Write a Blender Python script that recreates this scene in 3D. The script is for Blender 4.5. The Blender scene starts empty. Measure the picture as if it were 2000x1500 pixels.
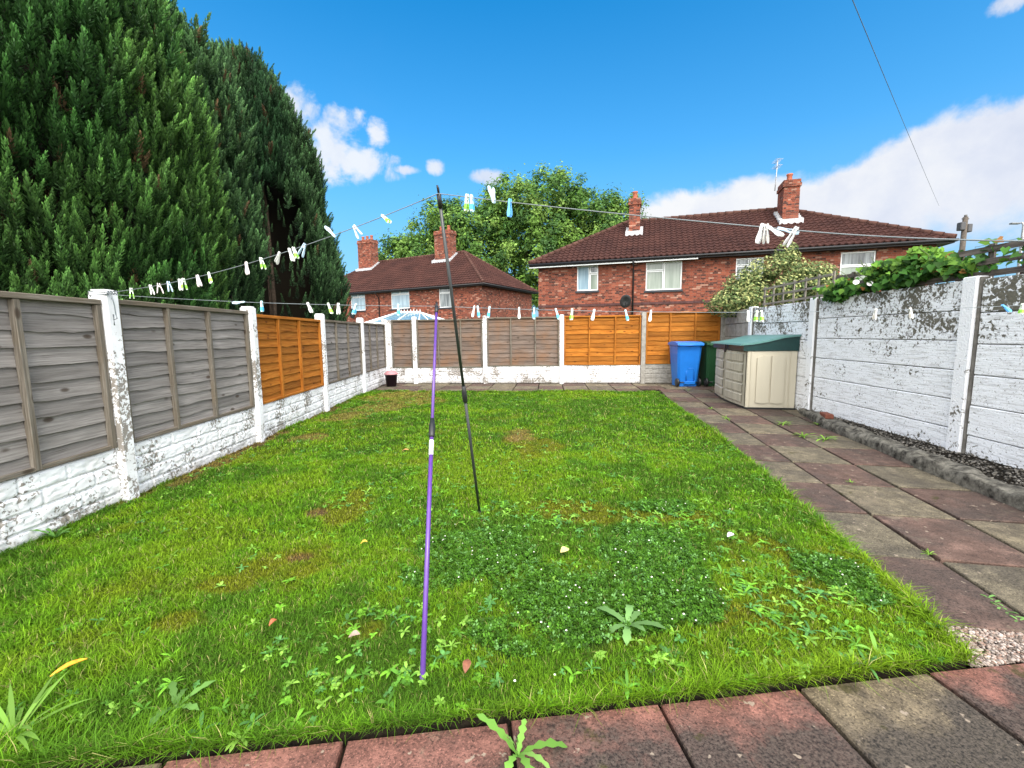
import bpy, math, random
import numpy as np
from mathutils import Vector, Matrix
random.seed(7); RNG = np.random.default_rng(7)
SC = bpy.context.scene; COL = SC.collection; PI = math.pi
R = math.radians

# ------------------------------------------------------------------ camera
F = 850.0; PITCH = R(6.5); ROLL = R(0.6); H = 1.30
cf = np.array([0, math.cos(PITCH), -math.sin(PITCH)])
r0 = np.array([1.0, 0, 0]); u0 = np.array([0, math.sin(PITCH), math.cos(PITCH)])
cr = r0 * math.cos(ROLL) - u0 * math.sin(ROLL)
cu = u0 * math.cos(ROLL) + r0 * math.sin(ROLL)
EYE = np.array([0, 0, H])
def ray(x, y): return cf + cr * (x - 1000) / F + cu * (750 - y) / F
def gz(x, y, z=0.0):
    d = ray(x, y); return EYE + d * ((z - H) / d[2])
def gy(x, y, Y):
    d = ray(x, y); return EYE + d * (Y / d[1])
def pj(p):
    d = np.asarray(p, float) - EYE; k = d @ cf
    return 1000 + F * (d @ cr) / k, 750 - F * (d @ cu) / k
cam = bpy.data.cameras.new('camera'); cam.sensor_width = 36; cam.lens = 36 * F / 2000
cam.clip_start = 0.05; cam.clip_end = 2000
co = bpy.data.objects.new('camera', cam); COL.objects.link(co)
M = Matrix.Identity(4)
for i in range(3):
    M[i][0] = cr[i]; M[i][1] = cu[i]; M[i][2] = -cf[i]; M[i][3] = EYE[i]
co.matrix_world = M; SC.camera = co
SC.render.resolution_x = 1024; SC.render.resolution_y = 768

# ------------------------------------------------------------------ object helpers
def tag(o, label=None, cat=None, group=None, kind=None):
    if label: o['label'] = label
    if cat: o['category'] = cat
    if group: o['group'] = group
    if kind: o['kind'] = kind
    return o
def empty(name, loc, rz=0.0):
    o = bpy.data.objects.new(name, None); COL.objects.link(o)
    o.location = loc; o.rotation_euler = (0, 0, rz); o.empty_display_size = 0.2
    return o
def link(name, me, parent=None, loc=(0, 0, 0), rz=0.0):
    o = bpy.data.objects.new(name, me); COL.objects.link(o)
    o.location = loc; o.rotation_euler = (0, 0, rz)
    if parent: o.parent = parent
    return o

class MB:
    """collects faces; UVs are box projected in metres"""
    def __init__(s): s.v = []; s.f = []; s.uv = []; s.m = []; s.sm = []
    def face(s, idx, mat=0, swap=False, smooth=False, uv=None):
        if uv is None:
            p = [s.v[i] for i in idx]
            n = Vector((0, 0, 0))
            for i in range(len(p)):
                a, b = p[i], p[(i + 1) % len(p)]
                n += Vector(((a[1] - b[1]) * (a[2] + b[2]), (a[2] - b[2]) * (a[0] + b[0]), (a[0] - b[0]) * (a[1] + b[1])))
            ax = max(range(3), key=lambda k: abs(n[k]))
            if ax == 2: uv = [(q[0], q[1]) for q in p]
            elif ax == 0: uv = [(q[1], q[2]) for q in p]
            else: uv = [(q[0], q[2]) for q in p]
            if swap: uv = [(b, a) for a, b in uv]
        s.f.append(tuple(idx)); s.uv.append(uv); s.m.append(mat); s.sm.append(smooth)
    def box(s, lo, hi, bev=0.0, mat=0, swap=False, taper=None):
        b = len(s.v); x0, y0, z0 = lo; x1, y1, z1 = hi
        if bev <= 0:
            s.v += [(x0,y0,z0),(x1,y0,z0),(x1,y1,z0),(x0,y1,z0),(x0,y0,z1),(x1,y0,z1),(x1,y1,z1),(x0,y1,z1)]
            for q in ((0,3,2,1),(4,5,6,7),(0,1,5,4),(1,2,6,5),(2,3,7,6),(3,0,4,7)):
                s.face([b + i for i in q], mat, swap)
            return
        # chamfered box: 24 verts
        k = bev; idx = {}
        for sx in (0, 1):
            for sy in (0, 1):
                for sz in (0, 1):
                    X, Y, Z = (x0, x1)[sx], (y0, y1)[sy], (z0, z1)[sz]
                    ix, iy, iz = X + (k if sx == 0 else -k), Y + (k if sy == 0 else -k), Z + (k if sz == 0 else -k)
                    idx[(sx,sy,sz,0)] = len(s.v); s.v.append((X, iy, iz))
                    idx[(sx,sy,sz,1)] = len(s.v); s.v.append((ix, Y, iz))
                    idx[(sx,sy,sz,2)] = len(s.v); s.v.append((ix, iy, Z))
        def q(l, flip):
            l = [idx[i] for i in l]
            s.face(l[::-1] if flip else l, mat, swap)
        for a in (0, 1):
            q([(a,0,0,0),(a,1,0,0),(a,1,1,0),(a,0,1,0)], a == 0)
            q([(0,a,0,1),(1,a,0,1),(1,a,1,1),(0,a,1,1)], a == 1)
            q([(0,0,a,2),(1,0,a,2),(1,1,a,2),(0,1,a,2)], a == 0)
            for c in (0, 1):
                q([(a,c,0,0),(a,c,1,0),(a,c,1,1),(a,c,0,1)], a != c)
                q([(a,0,c,0),(a,0,c,2),(a,1,c,2),(a,1,c,0)], a != c)
                q([(0,a,c,1),(1,a,c,1),(1,a,c,2),(0,a,c,2)], a != c)
                for d in (0, 1):
                    q([(a,c,d,0),(a,c,d,1),(a,c,d,2)], (a + c + d) % 2 == 0)
    def tube(s, pts, rad, seg=8, mat=0, cap=True, smooth=True):
        pts = [Vector(p) for p in pts]; n = len(pts); b = len(s.v)
        rads = rad if hasattr(rad, '__len__') else [rad] * n
        up = Vector((0, 0, 1))
        for i, p in enumerate(pts):
            t = (pts[min(i + 1, n - 1)] - pts[max(i - 1, 0)]).normalized()
            a = t.cross(up if abs(t.z) < 0.95 else Vector((1, 0, 0))).normalized(); c = a.cross(t).normalized()
            for k in range(seg):
                th = 2 * PI * k / seg
                s.v.append(tuple(p + (a * math.cos(th) + c * math.sin(th)) * rads[i]))
        for i in range(n - 1):
            for k in range(seg):
                k2 = (k + 1) % seg
                s.face((b + i*seg + k, b + i*seg + k2, b + (i+1)*seg + k2, b + (i+1)*seg + k), mat, smooth=smooth)
        if cap:
            s.face([b + k for k in range(seg)][::-1], mat); s.face([b + (n-1)*seg + k for k in range(seg)], mat)
    def lathe(s, prof, c=(0,0,0), seg=24, mat=0, sx=1.0, sy=1.0):
        b = len(s.v)
        for r_, z in prof:
            for k in range(seg):
                th = 2 * PI * k / seg
                s.v.append((c[0] + r_*sx*math.cos(th), c[1] + r_*sy*math.sin(th), c[2] + z))
        for i in range(len(prof) - 1):
            for k in range(seg):
                k2 = (k + 1) % seg
                s.face((b+i*seg+k, b+i*seg+k2, b+(i+1)*seg+k2, b+(i+1)*seg+k), mat, smooth=True)
    def poly(s, pts, mat=0, uv=None, swap=False):
        b = len(s.v); s.v += [tuple(p) for p in pts]; s.face(range(b, b + len(pts)), mat, swap, uv=uv)
    def prism(s, pts, axis, a, b_, mat=0):
        """extrude a 2-D outline (in the two other axes) from a to b_ along axis"""
        def P(p, t):
            l = list(p); l.insert(axis, t); return tuple(l)
        n = len(pts); b = len(s.v)
        s.v += [P(p, a) for p in pts] + [P(p, b_) for p in pts]
        s.face(range(b, b + n), mat); s.face([b + n + i for i in range(n)][::-1], mat)
        for i in range(n):
            j = (i + 1) % n
            s.face((b + j, b + i, b + n + i, b + n + j), mat)
    def build(s, name, mats, parent=None, loc=(0,0,0), rz=0.0, recalc=True):
        me = bpy.data.meshes.new(name)
        me.from_pydata([tuple(map(float, p)) for p in s.v], [], s.f)
        uvl = me.uv_layers.new(name='UVMap')
        flat = [c for u in s.uv for p in u for c in p]
        uvl.data.foreach_set('uv', flat)
        for m in (mats if isinstance(mats, (list, tuple)) else [mats]): me.materials.append(m)
        me.polygons.foreach_set('material_index', s.m)
        me.polygons.foreach_set('use_smooth', s.sm)
        if recalc:
            import bmesh
            bm = bmesh.new(); bm.from_mesh(me); bmesh.ops.recalc_face_normals(bm, faces=bm.faces); bm.to_mesh(me); bm.free()
        me.update()
        return link(name, me, parent, loc, rz)

def fast_mesh(name, V, Fc, mat, col=None, smooth=False, uv=None):
    V = np.ascontiguousarray(V, np.float32); Fc = np.ascontiguousarray(Fc, np.int32)
    me = bpy.data.meshes.new(name); m, k = Fc.shape
    me.vertices.add(len(V)); me.vertices.foreach_set('co', V.ravel())
    me.loops.add(m * k); me.loops.foreach_set('vertex_index', Fc.ravel())
    me.polygons.add(m); me.polygons.foreach_set('loop_start', np.arange(0, m * k, k, dtype=np.int32))
    if smooth: me.polygons.foreach_set('use_smooth', np.ones(m, bool))
    if col is not None:
        a = me.color_attributes.new('Col', 'FLOAT_COLOR', 'POINT')
        c4 = np.ones((len(V), 4), np.float32); c4[:, :3] = col; a.data.foreach_set('color', c4.ravel())
    if uv is not None:
        l = me.uv_layers.new(name='UVMap'); l.data.foreach_set('uv', np.ascontiguousarray(uv[Fc.ravel()], np.float32).ravel())
    me.materials.append(mat); me.update(calc_edges=True)
    return me

# value noise on arrays
_tab = RNG.random((256, 256))
def vnoise(x, y):
    xi = np.floor(x).astype(int); yi = np.floor(y).astype(int); fx = x - xi; fy = y - yi
    fx = fx*fx*(3-2*fx); fy = fy*fy*(3-2*fy)
    a = _tab[xi & 255, yi & 255]; b = _tab[(xi+1) & 255, yi & 255]; c = _tab[xi & 255, (yi+1) & 255]; d = _tab[(xi+1) & 255, (yi+1) & 255]
    return (a*(1-fx)+b*fx)*(1-fy) + (c*(1-fx)+d*fx)*fy
def fbm(x, y, o=4):
    s = 0; a = 0.5; t = 0
    for _ in range(o):
        s = s + a * vnoise(x, y); t += a; a *= 0.5; x = x*2.03 + 17.3; y = y*2.03 + 5.1
    return s / t
def sstep(a, b, x):
    t = np.clip((x - a) / (b - a), 0, 1); return t*t*(3-2*t)

# ------------------------------------------------------------------ materials
class G:
    def __init__(s, name):
        s.mat = bpy.data.materials.new(name); s.mat.use_nodes = True
        s.nt = s.mat.node_tree; s.N = s.nt.nodes; s.bsdf = s.N['Principled BSDF']
    def n(s, t, **kw):
        x = s.N.new(t)
        for k, v in kw.items(): setattr(x, k, v)
        return x
    def put(s, sock, v):
        if hasattr(v, 'is_output'): s.nt.links.new(v, sock)
        elif isinstance(v, (tuple, list)): sock.default_value = (*v, 1.0) if len(v) == 3 and len(sock.default_value) == 4 else v
        else: sock.default_value = v
    def tc(s, k='UV'): return s.n('ShaderNodeTexCoord').outputs[k]
    def map(s, v, sc=(1,1,1), loc=(0,0,0)):
        x = s.n('ShaderNodeMapping'); s.put(x.inputs[0], v); x.inputs[1].default_value = loc; x.inputs[3].default_value = sc; return x.outputs[0]
    def noise(s, v, sc, det=3, ro=0.55, dist=0.0):
        x = s.n('ShaderNodeTexNoise'); s.put(x.inputs['Vector'], v); x.inputs['Scale'].default_value = sc
        x.inputs['Detail'].default_value = det; x.inputs['Roughness'].default_value = ro; x.inputs['Distortion'].default_value = dist
        return x.outputs[0]
    def voro(s, v, sc, out='Distance', rnd=1.0):
        x = s.n('ShaderNodeTexVoronoi'); s.put(x.inputs['Vector'], v); x.inputs['Scale'].default_value = sc
        x.inputs['Randomness'].default_value = rnd; return x.outputs[out]
    def math(s, op, a, b=0.0, clamp=False):
        x = s.n('ShaderNodeMath', operation=op, use_clamp=clamp); s.put(x.inputs[0], a); s.put(x.inputs[1], b); return x.outputs[0]
    def ramp(s, f, st, interp='LINEAR'):
        x = s.n('ShaderNodeValToRGB'); s.put(x.inputs[0], f); e = x.color_ramp.elements; x.color_ramp.interpolation = interp
        while len(e) < len(st): e.new(0.5)
        for q, (p, c) in zip(e, st):
            q.position = p; q.color = (c, c, c, 1) if not isinstance(c, (tuple, list)) else (*c, 1)
        return x.outputs[0]
    def mix(s, f, a, b, blend='MIX'):
        x = s.n('ShaderNodeMix', data_type='RGBA', blend_type=blend); s.put(x.inputs[0], f); s.put(x.inputs[6], a); s.put(x.inputs[7], b); return x.outputs[2]
    def bump(s, h, st=0.5, d=0.01, nrm=None):
        x = s.n('ShaderNodeBump'); s.put(x.inputs['Height'], h); x.inputs['Strength'].default_value = st; x.inputs['Distance'].default_value = d
        if nrm is not None: s.put(x.inputs['Normal'], nrm)
        return x.outputs[0]
    def isl(s): return s.n('ShaderNodeNewGeometry').outputs['Random Per Island']
    def objrnd(s): return s.n('ShaderNodeObjectInfo').outputs['Random']
    def sep(s, v):
        x = s.n('ShaderNodeSeparateXYZ'); s.put(x.inputs[0], v); return x.outputs
    def set(s, base=None, rough=0.8, nrm=None, spec=0.3, metal=0.0, **kw):
        b = s.bsdf
        if base is not None: s.put(b.inputs['Base Color'], base)
        s.put(b.inputs['Roughness'], rough); s.put(b.inputs['Specular IOR Level'], spec); s.put(b.inputs['Metallic'], metal)
        if nrm is not None: s.put(b.inputs['Normal'], nrm)
        for k, v in kw.items(): s.put(b.inputs[k], v)
        return s.mat

def wood(name, stops, tint_var, grain=0.5, knot=(0.05, 0.035, 0.025), weather=None):
    g = G(name); uv = g.tc('UV'); isl = g.isl()
    off = g.n('ShaderNodeCombineXYZ'); g.put(off.inputs[0], g.math('MULTIPLY', isl, 37.0)); g.put(off.inputs[1], g.math('MULTIPLY', isl, 91.0)); g.put(off.inputs[2], g.math('MULTIPLY', g.objrnd(), 50))
    add = g.n('ShaderNodeVectorMath', operation='ADD'); g.put(add.inputs[0], uv); g.put(add.inputs[1], off.outputs[0]); v = add.outputs[0]
    warp = g.noise(g.map(v, (2.5, 9, 1)), 1.0, 2)
    wv = g.n('ShaderNodeVectorMath', operation='ADD'); g.put(wv.inputs[0], g.map(v, (3.2, 105, 1))); cx = g.n('ShaderNodeCombineXYZ'); g.put(cx.inputs[1], g.math('MULTIPLY', warp, 2.2)); g.put(wv.inputs[1], cx.outputs[0])
    gr = g.noise(wv.outputs[0], 1.0, 5, 0.65)
    big = g.noise(g.map(v, (1.4, 3.0, 1)), 1.0, 3)
    c = g.ramp(gr, stops)
    c = g.mix(1.0, c, g.ramp(isl, [(0, 1 - tint_var), (1, 1 + tint_var * 0.6)]), 'MULTIPLY')
    c = g.mix(1.0, c, g.ramp(big, [(0.3, 0.74), (0.7, 1.2)]), 'MULTIPLY')
    if weather: c = g.mix(g.ramp(g.noise(g.tc('Object'), 2.2, 4), [(0.45, 0), (0.68, 0.75)]), c, weather)
    kd = g.voro(g.map(v, (3.4, 7.5, 1)), 1.0)
    c = g.mix(g.ramp(kd, [(0.0, 0.95), (0.09, 0.8), (0.15, 0.0)]), c, knot)
    c = g.mix(g.ramp(gr, [(0.26, 0.55), (0.36, 0)]), c, tuple(k * 0.6 for k in knot))
    return g.set(c, 0.85, g.bump(gr, grain, 0.006), 0.2)
WOOD_GREY = wood('weathered_grey_wood', [(0.28, (.135, .122, .114)), (0.5, (.222, .205, .194)), (0.74, (.325, .305, .29))], 0.26)
WOOD_BROWN = wood('weathered_brown_wood', [(0.3, (.085, .062, .05)), (0.5, (.165, .125, .103)), (0.72, (.25, .2, .17))], 0.18, weather=(.19, .105, .06))
WOOD_ORANGE = wood('orange_stained_wood', [(0.28, (.19, .052, .006)), (0.48, (.33, .112, .013)), (0.74, (.46, .20, .036))], 0.30, 0.45, (.09, .024, .004))
WOOD_RAIL = wood('weathered_rail_wood', [(0.3, (.075, .063, .05)), (0.5, (.145, .127, .104)), (0.72, (.26, .235, .2))], 0.25, weather=(.14, .11, .075))
WOOD_PALE = wood('pale_trellis_wood', [(0.3, (.13, .115, .095)), (0.5, (.22, .20, .17)), (0.72, (.34, .31, .27))], 0.3)
WOOD_TRELLIS = wood('old_trellis_wood', [(0.3, (.06, .05, .045)), (0.5, (.12, .10, .09)), (0.72, (.22, .19, .17))], 0.3)

def peel(name, amount, white=(.80, .81, .84), under=((.17, .155, .14), (.33, .30, .27)), sc=26.0, dirt=0.35, bumpd=0.004, brush=False, splash=0):
    g = G(name); o = g.tc('Object'); rnd = g.math('MULTIPLY', g.objrnd(), 60)
    add = g.n('ShaderNodeVectorMath', operation='ADD'); cb = g.n('ShaderNodeCombineXYZ'); g.put(cb.inputs[0], rnd); g.put(cb.inputs[2], rnd)
    g.put(add.inputs[0], o); g.put(add.inputs[1], cb.outputs[0]); v = add.outputs[0]
    n1 = g.noise(v, sc, 6, 0.62, 0.6); n2 = g.noise(v, 2.3, 3); fine = g.noise(v, 150, 3)
    f = g.math('ADD', g.math('MULTIPLY', n1, 0.5), g.math('MULTIPLY', n2, 0.5))
    m = g.ramp(f, [(amount - 0.012, 1), (amount + 0.012, 0)])
    und = g.mix(fine, under[0], under[1])
    wh = g.mix(g.ramp(g.noise(v, 7, 5), [(0.42, 0), (0.75, dirt)]), white, (.42, .40, .36))
    c = g.mix(m, wh, und)
    if splash: c = g.mix(g.math('MULTIPLY', g.ramp(g.math('ADD', g.sep(o)[2], g.math('MULTIPLY', g.noise(v, 9, 5, .65), 0.5)), [(0.20, 1), (0.42, 0)]), splash), c, g.mix(fine, (.06, .05, .035), (.24, .22, .18)))
    h = g.math('ADD', g.math('MULTIPLY', m, -0.6), g.math('MULTIPLY', fine, 0.35))
    if brush: h = g.math('ADD', h, g.noise(g.map(v, (3, 3, 40)), 1.0, 4))
    return g.set(c, 0.85, g.bump(h, 0.7, bumpd), 0.2)
PEEL_POST = peel('peeling_white_post', 0.458, sc=40)
PEEL_BOARD = peel('peeling_white_rockface', 0.462, sc=34, splash=.7)
WHITE_POST = peel('white_painted_post', 0.36)
CONC = None
def concrete(name, a, b, sc=9):
    g = G(name); o = g.tc('Object'); n = g.noise(o, sc, 6, 0.65); fn = g.noise(o, 160, 3)
    c = g.mix(g.ramp(n, [(0.35, 0), (0.68, 1)]), a, b); c = g.mix(g.ramp(fn, [(0.4, 0.25), (0.6, 0)]), c, tuple(k * 0.5 for k in a))
    return g.set(c, 0.9, g.bump(g.math('ADD', n, fn), 0.5, 0.004), 0.2)
CONC = concrete('grey_concrete', (.24, .225, .20), (.40, .385, .35))
CONC_DARK = concrete('mossy_concrete_joint_shade', (.018, .016, .013), (.24, .225, .19), 13)  # kerb concrete; also the painted shade in the wall's joints

def lichen_wall():
    g = G('white_wall_with_lichen'); o = g.tc('Object'); z = g.sep(o)[2]
    rnd = g.math('MULTIPLY', g.objrnd(), 80); cb = g.n('ShaderNodeCombineXYZ'); g.put(cb.inputs[0], rnd)
    add = g.n('ShaderNodeVectorMath', operation='ADD'); g.put(add.inputs[0], o); g.put(add.inputs[1], cb.outputs[0]); v = add.outputs[0]
    n1 = g.noise(v, 24, 6, 0.6, 0.8); n2 = g.noise(v, 1.7, 4, 0.6)
    zz = g.ramp(g.math('DIVIDE', z, 2.0), [(0.0, 0.62), (0.05, 0.46), (0.13, 0.33), (0.45, 0.34), (0.62, 0.42), (0.74, 0.485), (0.92, 0.55)])
    f = g.math('ADD', g.math('MULTIPLY', n1, 0.6), g.math('MULTIPLY', n2, 0.5))
    m = g.ramp(g.math('SUBTRACT', g.math('ADD', f, g.math('MULTIPLY', zz, 0.62)), 0.86), [(0.0, 0), (0.035, 1)])
    spec = g.ramp(g.noise(v, 60, 4, 0.7), [(0.60, 0), (0.64, 0.8)])
    und = g.mix(g.noise(v, 40, 3), (.055, .05, .042), (.20, .19, .15))
    brush = g.noise(g.map(v, (4, 4, 55)), 1.0, 5, 0.6)
    rough = g.noise(v, 55, 4, 0.6)
    wh = g.mix(g.ramp(brush, [(0.36, 0.65), (0.50, 0)]), (.80, .82, .86), (.48, .48, .49))
    c = g.mix(m, g.mix(spec, wh, (.16, .15, .13)), und)
    h = g.math('ADD', g.math('ADD', brush, rough), g.math('MULTIPLY', m, -0.5))
    return g.set(c, 0.85, g.bump(h, 0.75, 0.008), 0.2)
WALL_WHITE = lichen_wall()
def rough_white():
    g = G('rough_white_render'); o = g.tc('Object'); n = g.noise(o, 60, 4, 0.6); n1 = g.noise(o, 22, 6, 0.6, 0.8); n2 = g.noise(o, 3, 3)
    m = g.ramp(g.math('ADD', g.math('MULTIPLY', n1, .6), g.math('MULTIPLY', n2, .4)), [(0.405, 1), (0.43, 0)])
    return g.set(g.mix(m, (.80, .815, .85), (.17, .16, .14)), 0.85, g.bump(n, 0.9, 0.012), 0.2)
WALL_POST = rough_white(); CONC_MID = concrete('grey_post_edge', (.10, .095, .085), (.21, .20, .185))

def slab(name, a, b_, front):
    g = G(name); o = g.tc('Object'); isl = g.isl(); uv = g.tc('UV')
    off = g.n('ShaderNodeVectorMath', operation='ADD'); cb = g.n('ShaderNodeCombineXYZ'); g.put(cb.inputs[0], g.math('MULTIPLY', isl, 43.0)); g.put(cb.inputs[2], g.math('MULTIPLY', isl, 17.0)); g.put(off.inputs[0], o); g.put(off.inputs[1], cb.outputs[0]); v = off.outputs[0]
    base = g.mix(isl, a, b_)
    mid = g.noise(v, 11, 6, 0.7); c = g.mix(1.0, base, g.ramp(mid, [(0.3, 0.5), (0.5, 1.0), (0.7, 1.75)]), 'MULTIPLY')
    sp = g.noise(o, 95, 4, 0.75); sp2 = g.noise(g.map(o, (1, 1, 1), (5, 9, 0)), 140, 3, 0.7)
    c = g.mix(g.ramp(sp, [(0.36, 0.8), (0.49, 0)]), c, (.018, .014, .012))
    c = g.mix(g.ramp(sp2, [(0.54, 0), (0.68, 0.55)]), c, tuple(min(1, k * 2.6) for k in a))
    n1 = g.noise(v, 2.2, 6, 0.65)
    if front:
        y = g.sep(uv)[1]
        s2 = g.math('ADD', g.math('MULTIPLY', y, -2.6), g.math('MULTIPLY', g.math('SUBTRACT', g.noise(v, 4.2, 6, 0.65), 0.5), 1.7))
        stain = g.math('MULTIPLY', g.ramp(s2, [(0.12, 0), (0.50, 0.9)]), g.ramp(g.math('ADD', g.sep(uv)[0], 1.0), [(0.62, 0.12), (0.98, 1.0)]))
    else: stain = g.ramp(n1, [(0.42, 0), (0.60, 0.55)])
    dark = g.mix(g.ramp(sp, [(0.38, 0), (0.62, 1)]), (.010, .0095, .009), (.075, .062, .052))
    c = g.mix(stain, c, dark)
    pale = g.noise(g.map(v, (1, 1, 1), (7, 3, 0)), 3.6, 6, 0.68)
    c = g.mix(g.ramp(pale, [(0.60, 0), (0.70, 0.65)]), c, (.17, .14, .10))
    c = g.mix(g.ramp(g.noise(g.map(v, (1, 1, 1), (31, 13, 0)), 21, 3, 0.5), [(0.68, 0), (0.71, 0.8)]), c, (.27, .22, .17))
    moss = g.ramp(g.noise(g.map(v, (1, 1, 1), (3, 11, 0)), 2.9, 6, 0.68), [(0.62, 0), (0.66, 0.75)])
    c = g.mix(moss, c, g.mix(sp, (.012, .012, .004), (.065, .058, .016)))
    h = g.math('ADD', sp, g.math('ADD', g.math('MULTIPLY', mid, 1.5), sp2))
    return g.set(c, g.ramp(n1, [(0.35, 0.9), (0.65, 0.62)]), g.bump(h, 0.8, 0.004), 0.2)
SLAB = [slab('red_brown_slabs', (.078, .050, .041), (.112, .070, .056), False), slab('buff_grey_slabs', (.150, .125, .084), (.104, .090, .064), False)]
SLAB_RED = [slab('red_patio_slabs', (.165, .075, .058), (.145, .068, .054), True), slab('buff_patio_slabs', (.15, .12, .075), (.12, .095, .062), True)]
def soil():
    g = G('soil_with_gap_shade'); o = g.tc('Object'); n = g.noise(o, 30, 6, 0.7)
    return g.set(g.ramp(n, [(0.3, (.003, .0025, .002)), (0.7, (.022, .017, .011))]), 0.95, g.bump(n, 0.8, 0.01), 0.1)  # soil taken down to near black, gap shadow included in the colour
SOIL = soil()
def colattr(name, rough=0.6, trans=0.25, spec=0.3, rnd=0.25, gain=1.0):
    g = G(name); a = g.n('ShaderNodeVertexColor', layer_name='Col').outputs[0]
    c = g.mix(1.0, a, g.ramp(g.isl(), [(0, (1 - rnd) * gain), (1, (1 + rnd) * gain)]), 'MULTIPLY')
    m = g.set(c, rough, None, spec)
    if trans > 0:
        t = g.n('ShaderNodeBsdfTranslucent'); g.put(t.inputs[0], c); mx = g.n('ShaderNodeMixShader'); mx.inputs[0].default_value = trans
        out = g.N['Material Output']; g.nt.links.new(g.bsdf.outputs[0], mx.inputs[1]); g.nt.links.new(t.outputs[0], mx.inputs[2]); g.nt.links.new(mx.outputs[0], out.inputs[0])
    return m
LEAF = colattr('broad_leaves', 0.55, 0.3, 0.18)
GRASS = colattr('grass_blades', 0.6, 0.35, 0.12)
CONIFER = colattr('conifer_foliage', 0.6, 0.15, 0.25, 0.3)
def plain(name, c, rough=0.5, spec=0.4, metal=0.0, var=0.12, sc=12, bump=0.0, bsc=200):
    g = G(name); o = g.tc('Object'); n = g.noise(o, sc, 4)
    cc = g.mix(g.ramp(n, [(0.3, 0), (0.7, 1)]), tuple(k * (1 - var) for k in c), tuple(min(1, k * (1 + var)) for k in c))
    return g.set(cc, rough, g.bump(g.noise(o, bsc, 2), bump, 0.002) if bump else None, spec, metal)
UPVC = plain('white_upvc', (.80, .82, .83), 0.35, var=0.05)
PLASTIC_BLACK = plain('black_plastic', (.018, .019, .02), 0.4)
POLE_BLACK = plain('dark_coated_steel', (.03, .034, .034), 0.35, 0.5)
PURPLE = plain('purple_coated_steel', (.10, .043, .24), 0.3, 0.5, var=0.1, sc=30)
STICKER = plain('white_sticker', (.8, .8, .82), 0.5)
LINE = plain('grey_plastic_line', (.16, .185, .20), 0.5)
def brick():
    g = G('red_brick'); u, v, _ = g.sep(g.tc('UV'))
    row = g.math('FLOOR', g.math('DIVIDE', v, 0.075)); par = g.math('MODULO', g.math('ABSOLUTE', row), 2.0)
    uu = g.math('DIVIDE', g.math('ADD', u, g.math('MULTIPLY', par, 0.169)), 0.3375); hd = g.math('GREATER_THAN', g.math('FRACT', uu), 0.667); colm = g.math('ADD', g.math('MULTIPLY', g.math('FLOOR', uu), 2.0), hd)
    cb = g.n('ShaderNodeCombineXYZ'); g.put(cb.inputs[0], colm); g.put(cb.inputs[1], row)
    wn = g.n('ShaderNodeTexWhiteNoise', noise_dimensions='3D'); g.put(wn.inputs[0], cb.outputs[0]); rv = wn.outputs[0]
    fu = g.math('FRACT', uu); fv = g.math('FRACT', g.math('DIVIDE', v, 0.075))
    mu = g.math('MINIMUM', g.math('MINIMUM', fu, g.math('SUBTRACT', 1.0, fu)), g.math('ABSOLUTE', g.math('SUBTRACT', fu, 0.667))); mv = g.math('MINIMUM', fv, g.math('SUBTRACT', 1.0, fv))
    mort = g.math('MAXIMUM', g.math('LESS_THAN', mu, 0.018), g.math('LESS_THAN', mv, 0.075))
    c = g.ramp(rv, [(0.0, (.06, .022, .018)), (0.12, (.125, .034, .021)), (0.30, (.20, .05, .029)), (0.52, (.245, .064, .036)), (0.70, (.155, .043, .028)), (0.80, (.28, .085, .05)), (0.94, (.34, .18, .13))], 'CONSTANT')
    o = g.tc('Object'); n = g.noise(o, 1.1, 4); c = g.mix(1.0, c, g.ramp(n, [(0.3, 0.72), (0.7, 1.15)]), 'MULTIPLY')
    c = g.mix(g.ramp(g.noise(o, 0.7, 5), [(0.55, 0), (0.75, 0.3)]), c, (.10, .06, .05))
    c = g.mix(mort, c, (.165, .115, .09))
    return g.set(c, 0.9, g.bump(g.math('MULTIPLY', mort, -1), 0.6, 0.008), 0.2)
BRICK = brick()
def tile(name, a, b):
    g = G(name); o = g.tc('Object'); n = g.noise(o, 0.8, 5, 0.6); f = g.noise(o, 9, 4, 0.6)
    c = g.mix(g.ramp(n, [(0.32, 0), (0.68, 1)]), a, b); c = g.mix(1.0, c, g.ramp(f, [(0.3, 0.7), (0.7, 1.25)]), 'MULTIPLY')
    c = g.mix(g.ramp(g.noise(o, 26, 3), [(0.68, 0), (0.74, 0.5)]), c, (.2, .17, .13))
    return g.set(c, 0.85, g.bump(f, 0.3, 0.01), 0.1)
TILE = tile('brown_roof_tiles', (.036, .0165, .0145), (.062, .027, .022))
FASCIA = plain('dark_fascia', (.012, .012, .014), 0.5)
LEAD = plain('lead_flashing', (.42, .43, .45), 0.6, var=0.3)
TERRA = plain('terracotta_pot', (.33, .10, .055), 0.8, var=0.25)
SILL = plain('dark_sill', (.03, .035, .045), 0.6)
def glass(name, c, curtain):
    g = G(name); o = g.tc('Object'); f = g.noise(g.map(o, (9, 9, 0.6)), 1.0, 3)
    return g.set(g.mix(g.ramp(f, [(0.35, 0), (0.65, 1)]), c, curtain), 0.08, None, 0.7)
GLASS_BLIND = glass('window_glass_with_blind', (.15, .19, .155), (.23, .27, .23))
GLASS_BLUE = glass('window_glass_with_net', (.17, .26, .33), (.28, .38, .45))
GLASS_DARK = glass('dark_window_glass', (.03, .045, .05), (.22, .25, .26))
BARK = concrete('conifer_bark', (.05, .036, .027), (.13, .095, .07), 14)

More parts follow.
